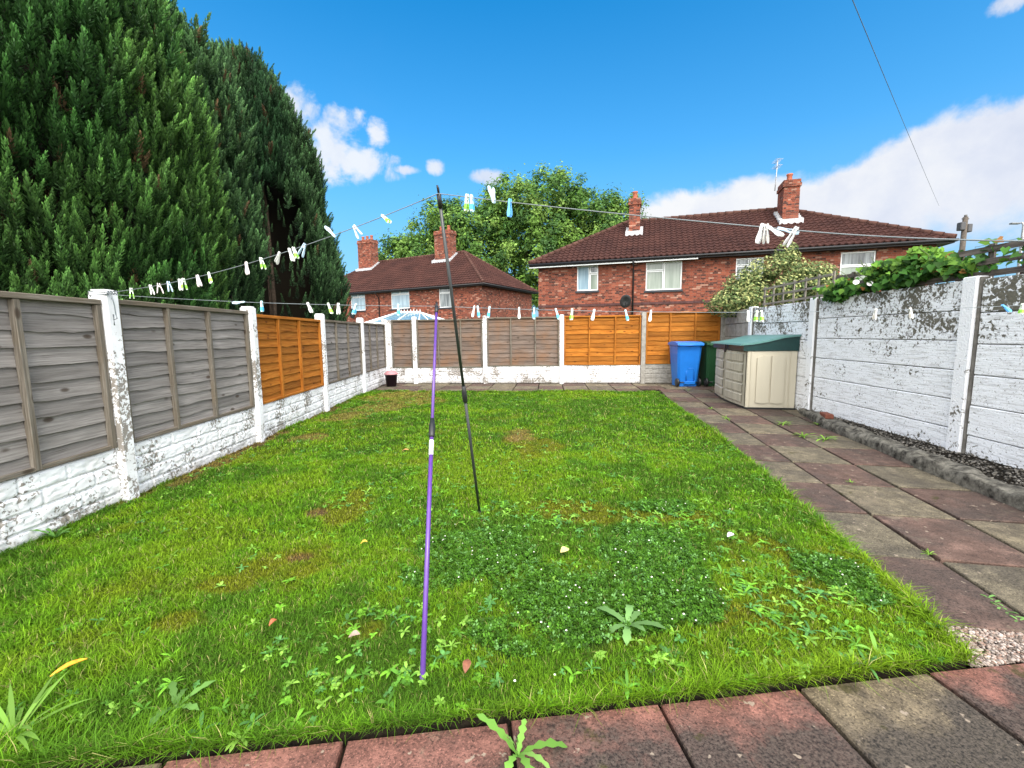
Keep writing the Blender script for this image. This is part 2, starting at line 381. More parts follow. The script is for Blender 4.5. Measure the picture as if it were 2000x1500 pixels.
# ------------------------------------------------------------------ world + sun
SUN_EL = R(48); SUN_AZ = R(163)            # azimuth clockwise from +Y (behind the camera, a little to its right)
w = bpy.data.worlds.new('World'); SC.world = w; w.use_nodes = True
class W(G):
    def __init__(s, wd): s.nt = wd.node_tree; s.N = s.nt.nodes
g = W(w); bg = g.N['Background']
sky = g.n('ShaderNodeTexSky', sky_type='NISHITA'); sky.sun_disc = False; sky.sun_elevation = SUN_EL; sky.sun_rotation = SUN_AZ
sky.air_density = 1.0; sky.dust_density = 0.6; sky.ozone_density = 3.0
d = g.tc('Generated'); X, Y, Z = g.sep(d)
az = g.math('ARCTAN2', X, Y); el = g.math('ARCSINE', Z)
SKY_STR = 0.11
hs = g.n('ShaderNodeHueSaturation'); g.put(hs.inputs['Color'], sky.outputs[0]); hs.inputs['Hue'].default_value = 0.492; hs.inputs['Saturation'].default_value = 1.42; hs.inputs['Value'].default_value = 1.30
def azel(px, py):
    q = ray(px, py); q = q / np.linalg.norm(q); return math.atan2(q[0], q[1]), math.asin(q[2])
n1 = g.noise(d, 7.0, 7, 0.6); n2 = g.noise(d, 2.2, 4, 0.5); n3 = g.noise(d, 22.0, 4, 0.6)
n4 = g.noise(d, 13.0, 6, 0.62, 0.4)
nn = g.math('SUBTRACT', g.math('ADD', g.math('MULTIPLY', n4, 0.68), g.math('MULTIPLY', n3, 0.32)), 0.5)
def smooth(v, a, b):
    x = g.n('ShaderNodeMapRange', interpolation_type='SMOOTHSTEP'); g.put(x.inputs[0], v); x.inputs[1].default_value = a; x.inputs[2].default_value = b; return x.outputs[0]
# big cloud bank low on the right
fc = g.n('ShaderNodeFloatCurve'); A0, A1 = 0.15, 1.3
g.put(fc.inputs['Value'], g.math('DIVIDE', g.math('SUBTRACT', az, A0), A1 - A0, True)); cv = fc.mapping.curves[0]
tops = [azel(*p) for p in [(1180, 470), (1262, 402), (1345, 382), (1500, 356), (1640, 340), (1700, 300), (1790, 256), (1870, 222), (1990, 200)]] + [(1.05, 0.46), (1.3, 0.3)]
pts = [((a - A0) / (A1 - A0), e) for a, e in tops]
cv.points[0].location = pts[0]; cv.points[1].location = pts[-1]
for p in pts[1:-1]: cv.points.new(*p)
fc.mapping.update()
top = g.math('SUBTRACT', g.math('ADD', fc.outputs[0], g.math('MULTIPLY', nn, 0.085)), el)
top = g.math('ADD', top, 0.012)
mr = g.math('MULTIPLY', smooth(top, -0.004, 0.022), smooth(az, 0.17, 0.30))
mr = g.math('MULTIPLY', mr, g.math('SUBTRACT', 1.0, g.math('MULTIPLY', smooth(az, 0.60, 0.78), g.math('SUBTRACT', 1.0, smooth(g.math('ADD', el, g.math('MULTIPLY', nn, 0.15)), 0.10, 0.19)))))
# small clouds: ellipses of the sky's directions with ragged edges
field = None
for px, py, rx, ry in [(640, 290, 92, 72), (705, 322, 80, 40), (585, 215, 46, 56), (600, 320, 90, 60), (672, 236, 48, 34), (738, 262, 26, 34), (958, 347, 40, 18), (850, 326, 20, 18), (795, 332, 34, 10), (1975, 4, 50, 26)]:
    a, e = azel(px, py); a2, _ = azel(px + rx, py); _, e2 = azel(px, py - ry)
    q = g.math('ADD', g.math('POWER', g.math('ABSOLUTE', g.math('DIVIDE', g.math('SUBTRACT', az, a), abs(a2 - a))), 2.0), g.math('POWER', g.math('ABSOLUTE', g.math('DIVIDE', g.math('SUBTRACT', el, e), abs(e2 - e))), 2.0))
    q = g.math('SUBTRACT', 1.0, q); field = q if field is None else g.math('MAXIMUM', field, q)
ml = g.math('MULTIPLY', smooth(g.math('ADD', field, g.math('MULTIPLY', nn, 6.0)), -0.1, 1.15), 0.90)
veil = g.math('MULTIPLY', smooth(g.math('ADD', n2, g.math('MULTIPLY', el, -0.5)), 0.42, 0.75), 0.12)
mask = g.math('MAXIMUM', g.math('MAXIMUM', mr, ml), veil)
shade = g.math('ADD', g.math('MULTIPLY', n1, 0.6), g.math('MULTIPLY', n2, 0.6))
cl = g.ramp(shade, [(0.40, (.62, .69, .86)), (0.56, (.78, .83, .95)), (0.70, (.95, .97, 1.0))])
# unseen bright cloud overhead and behind the camera, added to light the garden softly
dk = g.math('ADD', g.math('ADD', g.math('MULTIPLY', Y, -0.8), g.math('MULTIPLY', Z, 0.6)), g.math('MULTIPLY', g.math('SUBTRACT', n2, 0.5), 0.8))
fill_deck = smooth(dk, 0.12, 0.55)
FILL_DECK = 2.1
def cmul(c, k): return g.mix(1.0, c, (k, k, k), 'MULTIPLY')
vm = g.n('ShaderNodeVectorMath', operation='SCALE'); g.put(vm.inputs[0], cl); vm.inputs['Scale'].default_value = 0.53 / SKY_STR
vd = g.n('ShaderNodeVectorMath', operation='SCALE'); vd.inputs[0].default_value = (1.0, 0.985, 0.96); vd.inputs['Scale'].default_value = FILL_DECK / SKY_STR
vh = g.n('ShaderNodeVectorMath', operation='SCALE'); vh.inputs[0].default_value = (.125, .285, .46); vh.inputs['Scale'].default_value = 0.96 / SKY_STR
haze_ = g.ramp(el, [(0.0, 0.92), (0.16, 0.66), (0.36, 0.20), (0.62, 0.03)])
skyc = g.mix(haze_, hs.outputs[0], vh.outputs[0])
c = g.mix(mask, skyc, vm.outputs[0]); c = g.mix(fill_deck, c, vd.outputs[0])
g.put(bg.inputs[0], c); bg.inputs[1].default_value = SKY_STR
sl = bpy.data.lights.new('sun', 'SUN'); sl.energy = 2.2; sl.angle = R(24); sl.color = (1.0, 0.95, 0.87)
so = bpy.data.objects.new('sun', sl); COL.objects.link(so)
sd = Vector((math.sin(SUN_AZ) * math.cos(SUN_EL), math.cos(SUN_AZ) * math.cos(SUN_EL), math.sin(SUN_EL)))
so.rotation_euler = sd.to_track_quat('Z', 'Y').to_euler(); so.location = (0, -5, 12)
SC.view_settings.view_transform = 'Standard'; SC.view_settings.look = 'None'; SC.view_settings.gamma = 1; SC.view_settings.exposure = 0.9

# ------------------------------------------------------------------ ground
mb = MB(); mb.poly([(-400, -400, -.05), (400, -400, -.05), (400, 400, -.05), (-400, 400, -.05)])
gg = G('rough_ground'); nn_ = gg.noise(gg.tc('Object'), 0.6, 6)
mb.build('ground', gg.set(gg.ramp(nn_, [(0.3, (.03, .05, .015)), (0.7, (.08, .09, .04))]), 0.95), recalc=False)['kind'] = 'structure'

LAWN = np.array([(-3.10, .96), (-1.1, 1.215), (.52, 1.41), (1.77, 1.57), (1.84, 1.84), (1.97, 2.44), (2.10, 3.05), (2.29, 3.85), (2.58, 5.4), (3.09, 9.3), (1.4, 9.5), (0, 9.58), (-1.85, 9.75), (-3.15, 10.05), (-3.26, 9.0), (-3.22, 7.5), (-3.08, 5.2), (-3.05, 3.3), (-3.04, 2.2)])
def inside(P, poly=LAWN):
    x, y = P[:, 0], P[:, 1]; r = np.zeros(len(P), bool); n = len(poly)
    for i in range(n):
        x1, y1 = poly[i]; x2, y2 = poly[(i + 1) % n]
        c = ((y1 > y) != (y2 > y)) & (x < (x2 - x1) * (y - y1) / (y2 - y1 + 1e-12) + x1); r ^= c
    return r
def lawn_z(x, y): return 0.028 + 0.035 * (fbm(x * 0.9 + 4, y * 0.9 + 9, 3) - 0.5) + 0.012 * (fbm(x * 4, y * 4, 2) - 0.5)
# where the turf is mossy, dry, bare or clover
def ell(x, y, c):
    return np.max([np.clip(1.3 - ((x - a) / rx)**2 - ((y - b) / ry)**2, 0, 1) for a, b, rx, ry in c], axis=0)
def pxe(px, py, rx, ry):
    p = gz(px, py); q = gz(px + rx, py); s = gz(px, py - ry); s2 = gz(px, py + ry); return (p[0], p[1], q[0] - p[0], max(0.06, (s[1] - s2[1]) / 2))
MOSS = [pxe(590, 1100, 110, 45), pxe(680, 1000, 60, 40), pxe(1500, 1130, 110, 110), pxe(1310, 1020, 110, 25), pxe(1480, 1215, 120, 40), pxe(700, 1240, 60, 30), pxe(450, 1150, 60, 20), pxe(1040, 870, 60, 30), pxe(1060, 1000, 110, 20), pxe(350, 1230, 60, 30), pxe(1150, 1010, 80, 25), pxe(1600, 1160, 60, 60)]
DRY = [pxe(800, 778, 80, 18), pxe(740, 800, 60, 15), pxe(690, 815, 60, 15), pxe(600, 860, 40, 10), pxe(1020, 855, 40, 14)]
BARE = [(-3.02, 3.9, .18, .8), (-3.1, 5.4, .16, .9), (-3.2, 7.4, .15, 1.0), pxe(620, 1010, 25, 12), pxe(690, 1240, 20, 15), pxe(590, 1095, 30, 8)]
CLOVER = [pxe(960, 1090, 110, 60), pxe(870, 1100, 80, 60), pxe(1270, 1090, 110, 60), pxe(1130, 1180, 220, 70), pxe(1020, 1240, 140, 50), pxe(1320, 1170, 90, 60), pxe(1620, 1130, 70, 40), pxe(1690, 1180, 50, 30), pxe(1300, 1000, 60, 15), pxe(1080, 1260, 120, 30)]
def fields(x, y):
    n = fbm(x * 2.3 + 3, y * 2.3, 4) - 0.5; n2 = fbm(x * 7, y * 7 + 8, 3) - 0.5
    k = 2.2 * n + 1.8 * n2
    rag = lambda c, q: (lambda e: e + q * np.clip(e * 3, 0, 1))(ell(x, y, c))
    moss = sstep(.15, 1.15, rag(MOSS, k)) ; dry = sstep(.25, .9, rag(DRY, k)); bare = sstep(.3, 1.0, rag(BARE, k))
    clov = sstep(.10, .95, rag(CLOVER, 1.5 * n + 1.8 * n2))
    moss = np.maximum(moss, sstep(.10, .28, n) * .45)
    return moss, dry, bare, clov
# lawn surface: fine grid clipped to the outline
gx = np.arange(-3.3, 3.3, 0.025); gyv = np.arange(0.9, 10.2, 0.025)
XX, YY = np.meshgrid(gx, gyv); P = np.stack([XX.ravel(), YY.ravel()], 1); ZZ = lawn_z(P[:, 0], P[:, 1])
nx = len(gx); V = np.column_stack([P, ZZ - .005])
ii, jj = np.meshgrid(np.arange(len(gyv) - 1), np.arange(nx - 1), indexing='ij'); b = (ii * nx + jj).ravel()
Fc = np.column_stack([b, b + 1, b + nx + 1, b + nx]); cen = P[Fc].mean(1); Fc = Fc[inside(cen)]
mo, dr, ba, cl_ = fields(P[:, 0], P[:, 1])
base = np.tile(np.array([.030, .070, .006]), (len(P), 1))
def lerp(a, b, t): return a * (1 - t[:, None]) + np.array(b) * t[:, None]
base = lerp(base, (.085, .088, .007), mo * .9); base = lerp(base, (.15, .10, .04), dr * .8); base = lerp(base, (.075, .048, .024), ba); base = lerp(base, (.012, .04, .01), cl_ * .8)
me = fast_mesh('lawn', V, Fc, colattr('turf', 0.9, 0, 0.1, 0.0), base)
tag(link('lawn', me), kind='structure')
# soil skirt at the lawn's edge, coloured near black as its shadow gap
mb = MB()
for i in range(len(LAWN)):
    a, b_ = LAWN[i], LAWN[(i + 1) % len(LAWN)]
    n = max(1, int(np.linalg.norm(b_ - a) / .15))
    for k in range(n):
        p, q = a + (b_ - a) * k / n, a + (b_ - a) * (k + 1) / n
        mb.poly([(p[0], p[1], -.045), (q[0], q[1], -.045), (q[0], q[1], float(lawn_z(*q)) + .004), (p[0], p[1], float(lawn_z(*p)) + .004)])
mb.build('lawn_edge', SOIL, recalc=False)['kind'] = 'structure'
mb = MB(); mb.poly([(-3.6, -3, -.03), (6, -3, -.03), (6, 12.4, -.03), (-3.6, 12.4, -.03)])
mb.build('soil_bed', SOIL, recalc=False)['kind'] = 'structure'

# ------------------------------------------------------------------ grass
def sample(n, x0, x1, y0, y1):
    P = RNG.random((n, 2)) * [x1 - x0, y1 - y0] + [x0, y0]; return P[inside(P)]
def blades(P, hmin, hmax, wd, lean=1.15):
    n = len(P); x, y = P.T; mo, dr, ba, cl_ = fields(x, y)
    keep = RNG.random(n) > np.clip(mo * .08 + dr * .12 + ba * .5 + cl_ * .35, 0, .95)
    P = P[keep]; x, y = P.T; mo, dr, ba, cl_ = mo[keep], dr[keep], ba[keep], cl_[keep]; n = len(P)
    tall = fbm(x * 1.3 + 20, y * 1.3, 3); dist = np.hypot(x, y)
    h = (hmin + (hmax - hmin) * RNG.random(n)**1.6) * (0.6 + 0.8 * tall) * (1 - .55 * mo) * (1 - .5 * ba) * (1 - .35 * dr) * (1 + .5 * sstep(-1.2, -2.6, x) * sstep(3.2, 1.2, y))
    ww = wd * (0.7 + .6 * RNG.random(n)) * np.clip(dist / 2.2, .75, 6)**.9
    th = RNG.random(n) * 2 * PI + 2.2 * fbm(x * 3, y * 3, 2); ln = lean * (0.25 + RNG.random(n)) 
    dx, dy = np.cos(th), np.sin(th); px_, py_ = -dy, dx; z0 = lawn_z(x, y)
    lump = fbm(x * 6 + 31, y * 6, 3); h = np.maximum(h * (.55 + .9 * lump), .011 + .008 * RNG.random(n))
    V = np.empty((n, 5, 3), np.float32)
    for k, (t, wf) in enumerate([(0, 1), (0, -1), (.55, .8), (.55, -.8), (1, 0)]):
        hz = h * (t - .25 * t * t * ln); ou = h * ln * t**1.7
        V[:, k, 0] = x + px_ * ww * wf * .5 + dx * ou; V[:, k, 1] = y + py_ * ww * wf * .5 + dy * ou; V[:, k, 2] = z0 + hz - (0.004 if t == 0 else 0)
    b = (np.arange(n) * 5)[:, None]
    T = np.concatenate([b + [0, 1, 3], b + [0, 3, 2], b + [2, 3, 4]]).astype(np.int32)
    hue = .6 * fbm(x * 1.1 + 50, y * 1.1 + 3, 4) + .4 * fbm(x * 5 + 50, y * 5 + 3, 3)
    c = np.tile(np.array([.124, .278, .011]), (n, 1))
    c = lerp(c, (.078, .19, .012), sstep(.52, .42, hue)); c = lerp(c, (.175, .30, .012), sstep(.5, .66, hue))
    c = lerp(c, (.20, .215, .012), np.clip(mo * .8, 0, 1)); c = lerp(c, (.30, .22, .06), np.clip(dr * .7, 0, 1)); c = lerp(c, (.24, .13, .05), np.clip(ba * .75, 0, 1)); c = lerp(c, (.06, .18, .018), cl_ * .7)
    straw = RNG.random(n) < .05; c[straw] = (.34, .31, .12)
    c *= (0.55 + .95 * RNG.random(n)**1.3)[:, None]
    C = np.repeat(c[:, None, :], 5, 1); C[:, :2] = C[:, :2] * .35 + np.array([.050, .052, .014]) * .65; C[:, 4] *= 1.12   # blade feet painted darker for shade in the turf, in thatch brown; tips lighter
    return V.reshape(-1, 3), T, C.reshape(-1, 3)
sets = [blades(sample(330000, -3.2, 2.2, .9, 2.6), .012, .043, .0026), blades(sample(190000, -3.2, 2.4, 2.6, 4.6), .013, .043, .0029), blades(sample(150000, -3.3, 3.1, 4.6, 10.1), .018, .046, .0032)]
# overhanging fringe along the edges
E = []
for i in range(len(LAWN)):
    a, b_ = LAWN[i], LAWN[(i + 1) % len(LAWN)]
    L = np.linalg.norm(b_ - a); n = int(L * (1500 if min(a[1], b_[1]) < 3 else 450)); t = RNG.random(n)[:, None]
    E.append(a + (b_ - a) * t + RNG.normal(0, .010, (n, 2)))
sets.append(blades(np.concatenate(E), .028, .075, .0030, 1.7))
o_ = 0; VV = []; TT = []; CC = []
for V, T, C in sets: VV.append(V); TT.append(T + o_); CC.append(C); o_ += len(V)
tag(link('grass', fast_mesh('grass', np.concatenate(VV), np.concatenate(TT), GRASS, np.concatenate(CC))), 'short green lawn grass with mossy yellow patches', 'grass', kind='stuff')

# clover leaves and flowers
P = sample(64000, -1.0, 2.2, 1.3, 3.4); P = P[RNG.random(len(P)) < fields(P[:, 0], P[:, 1])[3]**1.3 + .02]; n = len(P)
z = lawn_z(P[:, 0], P[:, 1]) + .010 + .018 * RNG.random(n); rad = .006 + .0055 * RNG.random(n)
th0 = RNG.random(n) * 6.28; VV = []; tilt = RNG.normal(0, .45, (n, 2))
for k in range(3):
    th = th0 + k * 2.094
    for (rr, da) in ((.1, 0), (.95, -.62), (1.35, 0), (.95, .62)):
        ox = np.cos(th + da) * rr * rad; oy = np.sin(th + da) * rr * rad
        VV.append(np.column_stack([P[:, 0] + ox, P[:, 1] + oy, z + ox * tilt[:, 0] + oy * tilt[:, 1] + rr * .002]))
V = np.stack(VV, 1); b = (np.arange(n) * 12)[:, None]
Fc = np.concatenate([b + [0 + 4*k, 1 + 4*k, 2 + 4*k, 3 + 4*k] for k in range(3)])
c = np.array([.052, .140, .010]) * (.55 + 1.0 * RNG.random((n, 1))); c[RNG.random(n) < .10] = (.15, .32, .09)
tag(link('clover', fast_mesh('clover', V.reshape(-1, 3), Fc, LEAF, np.repeat(c, 12, 0))), 'dark green patch of low clover leaves in the lawn', 'clover', kind='stuff')
Pf = P[RNG.choice(n, 85, False)]; k8 = 6
VV = []; FF = []
for i, (x, y) in enumerate(Pf):
    zc = float(lawn_z(x, y)) + .035; r_ = random.uniform(.003, .0055); b = len(VV)
    VV += [(x, y, zc + r_)] + [(x + r_ * math.cos(k * 2 * PI / k8), y + r_ * math.sin(k * 2 * PI / k8), zc) for k in range(k8)]
    FF += [(b, b + 1 + k, b + 1 + (k + 1) % k8) for k in range(k8)]
tag(link('clover_flowers', fast_mesh('clover_flowers', np.array(VV), np.array(FF), plain('clover_flower', (.62, .60, .55), .8))), 'tiny white clover flower heads dotted over the clover', 'flowers', kind='stuff')

# ------------------------------------------------------------------ broad leaves
def leaf_strip(L, wd, lobes=0.0, seg=7, droop=0.8, rise=0.9, z_twist=0.0):
    """one curved leaf along +x, returns V (2*(seg+1),3), quads"""
    V = []
    for i in range(seg + 1):
        t = i / seg
        wf = math.sin(PI * min(1, .08 + .92 * t)**.8) * (0.35 + .75 * t) if not lobes else (0.3 + .8 * t) * (1 - t**6)
        if lobes: wf *= (1 - lobes * (i % 2))
        a = rise - droop * 1.6 * t
        if i == 0: x, z = 0.0, 0.0
        else: x += L / seg * math.cos(a); z += L / seg * math.sin(a)
        V += [(x, wd * wf * .5, z + wd * wf * .15), (x, -wd * wf * .5, z + wd * wf * .15)]
    Q = [(2*i, 2*i + 1, 2*i + 3, 2*i + 2) for i in range(seg)]
    return np.array(V), np.array(Q)
def rosette(x, y, z, n, L, wd, lobes=0.0, rise=0.8, seg=6, c0=(.11, .24, .03), a0=None, spread=6.28):
    VV = []; FF = []; CC = []; o = 0; a0 = random.uniform(0, 6.28) if a0 is None else a0
    for k in range(n):
        l = L * random.uniform(.6, 1.15); V, Q = leaf_strip(l, wd * random.uniform(.8, 1.2), lobes, seg, random.uniform(.3, 1.0), rise * random.uniform(.6, 1.2))
        th = a0 + k * spread / n + random.uniform(-.3, .3); cs, sn = math.cos(th), math.sin(th)
        V = np.column_stack([x + V[:, 0] * cs - V[:, 1] * sn, y + V[:, 0] * sn + V[:, 1] * cs, z + V[:, 2]])
        c = np.array(c0) * random.uniform(.65, 1.35)
        VV.append(V); FF.append(Q + o); CC.append(np.tile(c, (len(V), 1))); o += len(V)
    return np.concatenate(VV), np.concatenate(FF), np.concatenate(CC)
def join(parts):
    VV = []; FF = []; CC = []; o = 0
    for V, Q, C in parts: VV.append(V); FF.append(Q + o); CC.append(C); o += len(V)
    return np.concatenate(VV), np.concatenate(FF), np.concatenate(CC)
parts = []
def scatter(n, x0, x1, y0, y1, L0, L1):
    for x, y in sample(n, x0, x1, y0, y1):
        g_ = fbm(np.array([x * 1.7 + 9]), np.array([y * 1.7]), 3)[0]
        if random.random() > .25 + 1.6 * max(0, g_ - .35): continue
        parts.append(rosette(x, y, float(lawn_z(x, y)) + .008, random.randint(3, 7), random.uniform(L0, L1), random.uniform(.013, .024), random.choice([0, 0, .3]), .75, 5, random.choice([(.15, .36, .03), (.11, .28, .035), (.22, .42, .06), (.09, .24, .06)])))
scatter(700, -3.0, 2.0, 1.0, 2.6, .018, .045); scatter(1300, -.8, 2.2, 1.4, 3.2, .018, .05); scatter(1500, -3, 2.6, 2.6, 5, .022, .055); scatter(1300, -3.1, 3.1, 5, 9.9, .03, .07)
scatter(110, .9, 1.9, 1.5, 2.4, .035, .075); scatter(70, -2.2, 1.2, 1.0, 1.5, .04, .075)
tag(link('weeds', fast_mesh('weeds', *join(parts)[:2], LEAF, join(parts)[2], True)), 'small broad leaved weeds scattered through the lawn', 'weeds', kind='stuff')

def plant(name, parts, label, cat, group=None):
    V, Q, C = join(parts); p0 = np.array([V[:, 0].mean(), V[:, 1].mean(), V[:, 2].min()])
    o = link(name, fast_mesh(name, V - p0, Q, LEAF, C, True), None, p0); tag(o, label, cat, group); return o
p = gz(1012, 1478); plant('dandelion', [rosette(p[0], p[1], .0, 5, .16, .04, .55, 1.1, 9, (.14, .30, .05), .3), rosette(p[0], p[1], .0, 3, .12, .03, .5, 1.3, 9, (.17, .32, .07), 1.2)], 'dandelion with toothed leaves growing from a joint between red slabs in the foreground', 'weed')
p = gz(1225, 1240); plant('dock_plant', [rosette(p[0], p[1], .04, 8, .15, .045, .25, .8, 8, (.15, .29, .09))], 'pale broad leaved weed standing above the clover patch', 'weed')
p = gz(30, 1455)
parts = []
for k in range(15):
    a = random.uniform(-.6, 3.4); V, Q = leaf_strip(random.uniform(.13, .25), random.uniform(.016, .026), 0, 8, random.uniform(.2, .75), random.uniform(.5, 1.1))
    V = np.column_stack([p[0] + V[:, 0] * math.cos(a) - V[:, 1] * math.sin(a), p[1] + V[:, 0] * math.sin(a) + V[:, 1] * math.cos(a), .02 + V[:, 2]])
    parts.append((V, Q, np.tile(np.array((.17, .33, .05)) * random.uniform(.7, 1.2), (len(V), 1))))
plant('bulb_plant', parts, 'clump of long strap shaped leaves at the near left corner of the lawn', 'plant')
p = gz(1625, 1330, .0); plant('dock_seedling', [rosette(gz(1712, 1296)[0], gz(1712, 1296)[1], .03, 4, .10, .022, 0, 1.2, 7, (.15, .32, .05))], 'upright bright green weed at the lawn edge beside the pale slab', 'weed')
p = gz(110, 1060); plant('dandelion', [rosette(p[0], p[1], .03, 7, .17, .04, .45, 1.0, 8, (.09, .21, .04))], 'leafy dandelion at the foot of the white boards by the left frame edge', 'weed')
p = gz(830, 1395); plant('dandelion', [rosette(gz(345, 1400)[0], gz(345, 1400)[1], .03, 7, .13, .035, .4, .9, 8, (.13, .27, .06))], 'dandelion rosette in the near lawn left of the purple prop', 'weed')
PATHW = [(1345, 762, 'next to the lawn corner in front of the blue bin'), (1388, 799, 'in a slab joint left of the storage box'), (1418, 818, 'flat, yellowish, in the first slab joint past the storage box corner'), (1530, 829, 'largest, in front of the storage box'), (1596, 830, 'close to the kerb right of the storage box'), (1395, 853, 'against the lawn edge below the storage box'), (1568, 853, 'small, in the joint below the largest path weed'), (1612, 860, 'spreading, beside pale patches in mid path'), (1650, 842, 'at the foot of the kerb under the white wall'), (1662, 942, 'tiny, in mid slab'), (1815, 1083, 'tiny, in a joint on the near path'), (1770, 896, 'at the kerb foot on the near path')]
for i, (px, py, wh) in enumerate(PATHW):
    p = gz(px, py); big = 1.8 if 'largest' in wh or 'spreading' in wh else (0.6 if 'tiny' in wh else 1.1)
    plant('path_weed', [rosette(p[0], p[1], .0, int(7 + 4 * big), .085 * big, .016 * big, .3, .8, 6, (.17, .32, .04))], 'green weed ' + wh, 'weed', 'weeds in the slab joints')
p = gz(1945, 1180); plant('trailing_weed', [rosette(gz(1930 + 12 * k, 1168 + 9 * k)[0], gz(1930 + 12 * k, 1168 + 9 * k)[1], 0, 4, .05, .016, .2, .5, 5, (.13, .26, .07)) for k in range(6)], 'trailing weed lying along a slab joint at the right frame edge', 'weed')

def flat_leaf(name, px, py, L, wd, ang, colr, label, cat='leaf', z=.055):
    p = gz(px, py, z); mb = MB(); n = 10; top = []; bot = []
    for i in range(n + 1):
        t = i / n; w_ = wd * math.sin(PI * t)**.7 * (0.75 + .25 * math.sin(3 * t))
        zc = .012 * math.sin(PI * t) + .008 * (t - .5)
        top.append((L * (t - .5), w_ * .5, zc + .006)); bot.append((L * (t - .5), -w_ * .5, zc + .003))
    b = 0
    for s_, dz in ((1, .0), (-1, -.0012)):
        o = len(mb.v); mb.v += [(a[0], a[1], a[2] + dz) for a in top] + [(a[0], 0, a[2] - .003 + dz) for a in top] + [(a[0], a[1], a[2] + dz) for a in bot]
        for r_ in range(2):
            for i in range(n):
                mb.face((o + r_*(n+1) + i, o + r_*(n+1) + i + 1, o + (r_+1)*(n+1) + i + 1, o + (r_+1)*(n+1) + i), smooth=True)
    return tag(mb.build(name, plain(name + '_tone', colr, .7, var=.35, sc=60), None, p, ang, recalc=False), label, cat)
flat_leaf('fallen_leaf', 1103, 1077, .055, .05, .4, (.62, .52, .20), 'round pale yellow fallen leaf lying on the clover', z=.07)
flat_leaf('fallen_leaf', 912, 1303, .06, .032, 1.4, (.20, .075, .04), 'curled reddish brown leaf in the near lawn right of the purple prop', z=.06)
flat_leaf('fallen_leaf', 135, 1305, .10, .022, .9, (.75, .30, .02), 'bright orange fallen leaf in the grass at near left', z=.07)
flat_leaf('fallen_leaf', 533, 1218, .035, .022, 1.0, (.35, .10, .04), 'small red brown fallen leaf in the left half of the lawn', z=.06)
flat_leaf('fallen_leaf', 692, 1243, .045, .03, .2, (.34, .25, .20), 'dry pale brown fallen leaf left of the purple prop', z=.06)
flat_leaf('fallen_leaf', 792, 880, .07, .035, 0, (.55, .26, .10), 'small orange fallen leaf just left of the purple prop\'s collar', z=.06)
flat_leaf('paper_scrap', 1427, 1047, .05, .035, .3, (.8, .8, .78), 'white scrap of litter on the right side of the lawn', 'litter', z=.07)
flat_leaf('fallen_leaf', 711, 1061, .04, .02, .3, (.6, .4, .05), 'tiny yellow fallen leaf beside the bare patch left of the clover', z=.06)

# ------------------------------------------------------------------ paving
def slabs(name, org, a, b, na, nb, la, lb, material, clip=None, gap=.0115, jit=.005, uvfun=None, z0=0.0, which=None):
    mb = MB(); A = np.array(a); B = np.array(b)
    for i in range(*na):
        for j in range(*nb):
            p0 = np.array(org) + A * la * i + B * lb * j
            cen_ = p0 + A * la / 2 + B * lb / 2
            if clip and not clip(cen_[0], cen_[1]): continue
            dz = [z0 + random.uniform(-jit, jit) for _ in range(4)]
            g1, g2 = gap * random.uniform(.6, 1.4), gap * random.uniform(.6, 1.4)
            cs = [p0 + A * g1 + B * g2, p0 + A * (la - g1) + B * g2, p0 + A * (la - g1) + B * (lb - g2), p0 + A * g1 + B * (lb - g2)]
            ins = [c + (cen_ - c) * .016 for c in cs]
            o = len(mb.v)
            mb.v += [(c[0], c[1], -.05) for c in cs] + [(c[0], c[1], d_ - .006) for c, d_ in zip(cs, dz)] + [(c[0], c[1], d_) for c, d_ in zip(ins, dz)]
            for k in range(4):
                k2 = (k + 1) % 4
                mb.face((o + k, o + k2, o + 4 + k2, o + 4 + k)); mb.face((o + 4 + k, o + 4 + k2, o + 8 + k2, o + 8 + k))
            mb.face((o + 8, o + 9, o + 10, o + 11))
            mi = which(i, j) if which else ((i + j) % 2 if random.random() < .95 else random.randint(0, 1))
            for q in range(1, 10): mb.m[-q] = mi
            if uvfun:
                for q in range(1, 10): mb.uv[-q] = [uvfun(mb.v[v_]) for v_ in mb.f[-q]]
    ob = mb.build(name, material); ob['kind'] = 'structure'; return ob
J = (2.425, 2.347); da = (.981 * .2, .981); da = tuple(np.array(da) / np.linalg.norm(da)); db = (da[1], -da[0])
def in_path(x, y): return x < 5.5 and y < 11.9 and x - 4.0 < .21 * (y - 4.3) + .3
slabs('path', J, da, db, (-1, 13), (-1, 4), .648, .545, SLAB, lambda x, y: in_path(x, y) and y < 10.0)
slabs('back_path', (-3.45, 11.95), (.996, -.085), (-.085, -.996), (0, 16), (0, 3), .6, .62, SLAB, lambda x, y: not (x > 2.9 and y < 10.1), z0=-.006)
dc = np.array([.993, .1187]); dn = np.array([.1187, -.993]); org = np.array([-.022, 1.340])
def patio_uv(v): return (float((np.array(v[:2]) - org) @ dc), -float((np.array(v[:2]) - org) @ dn))
slabs('patio', org - dc * .535 * 7, dc, dn, (0, 16), (0, 5), .535, .60, SLAB_RED, uvfun=patio_uv, gap=.008, which=lambda i, j: 1 if (i + 3 * j) % 5 == 4 else 0)
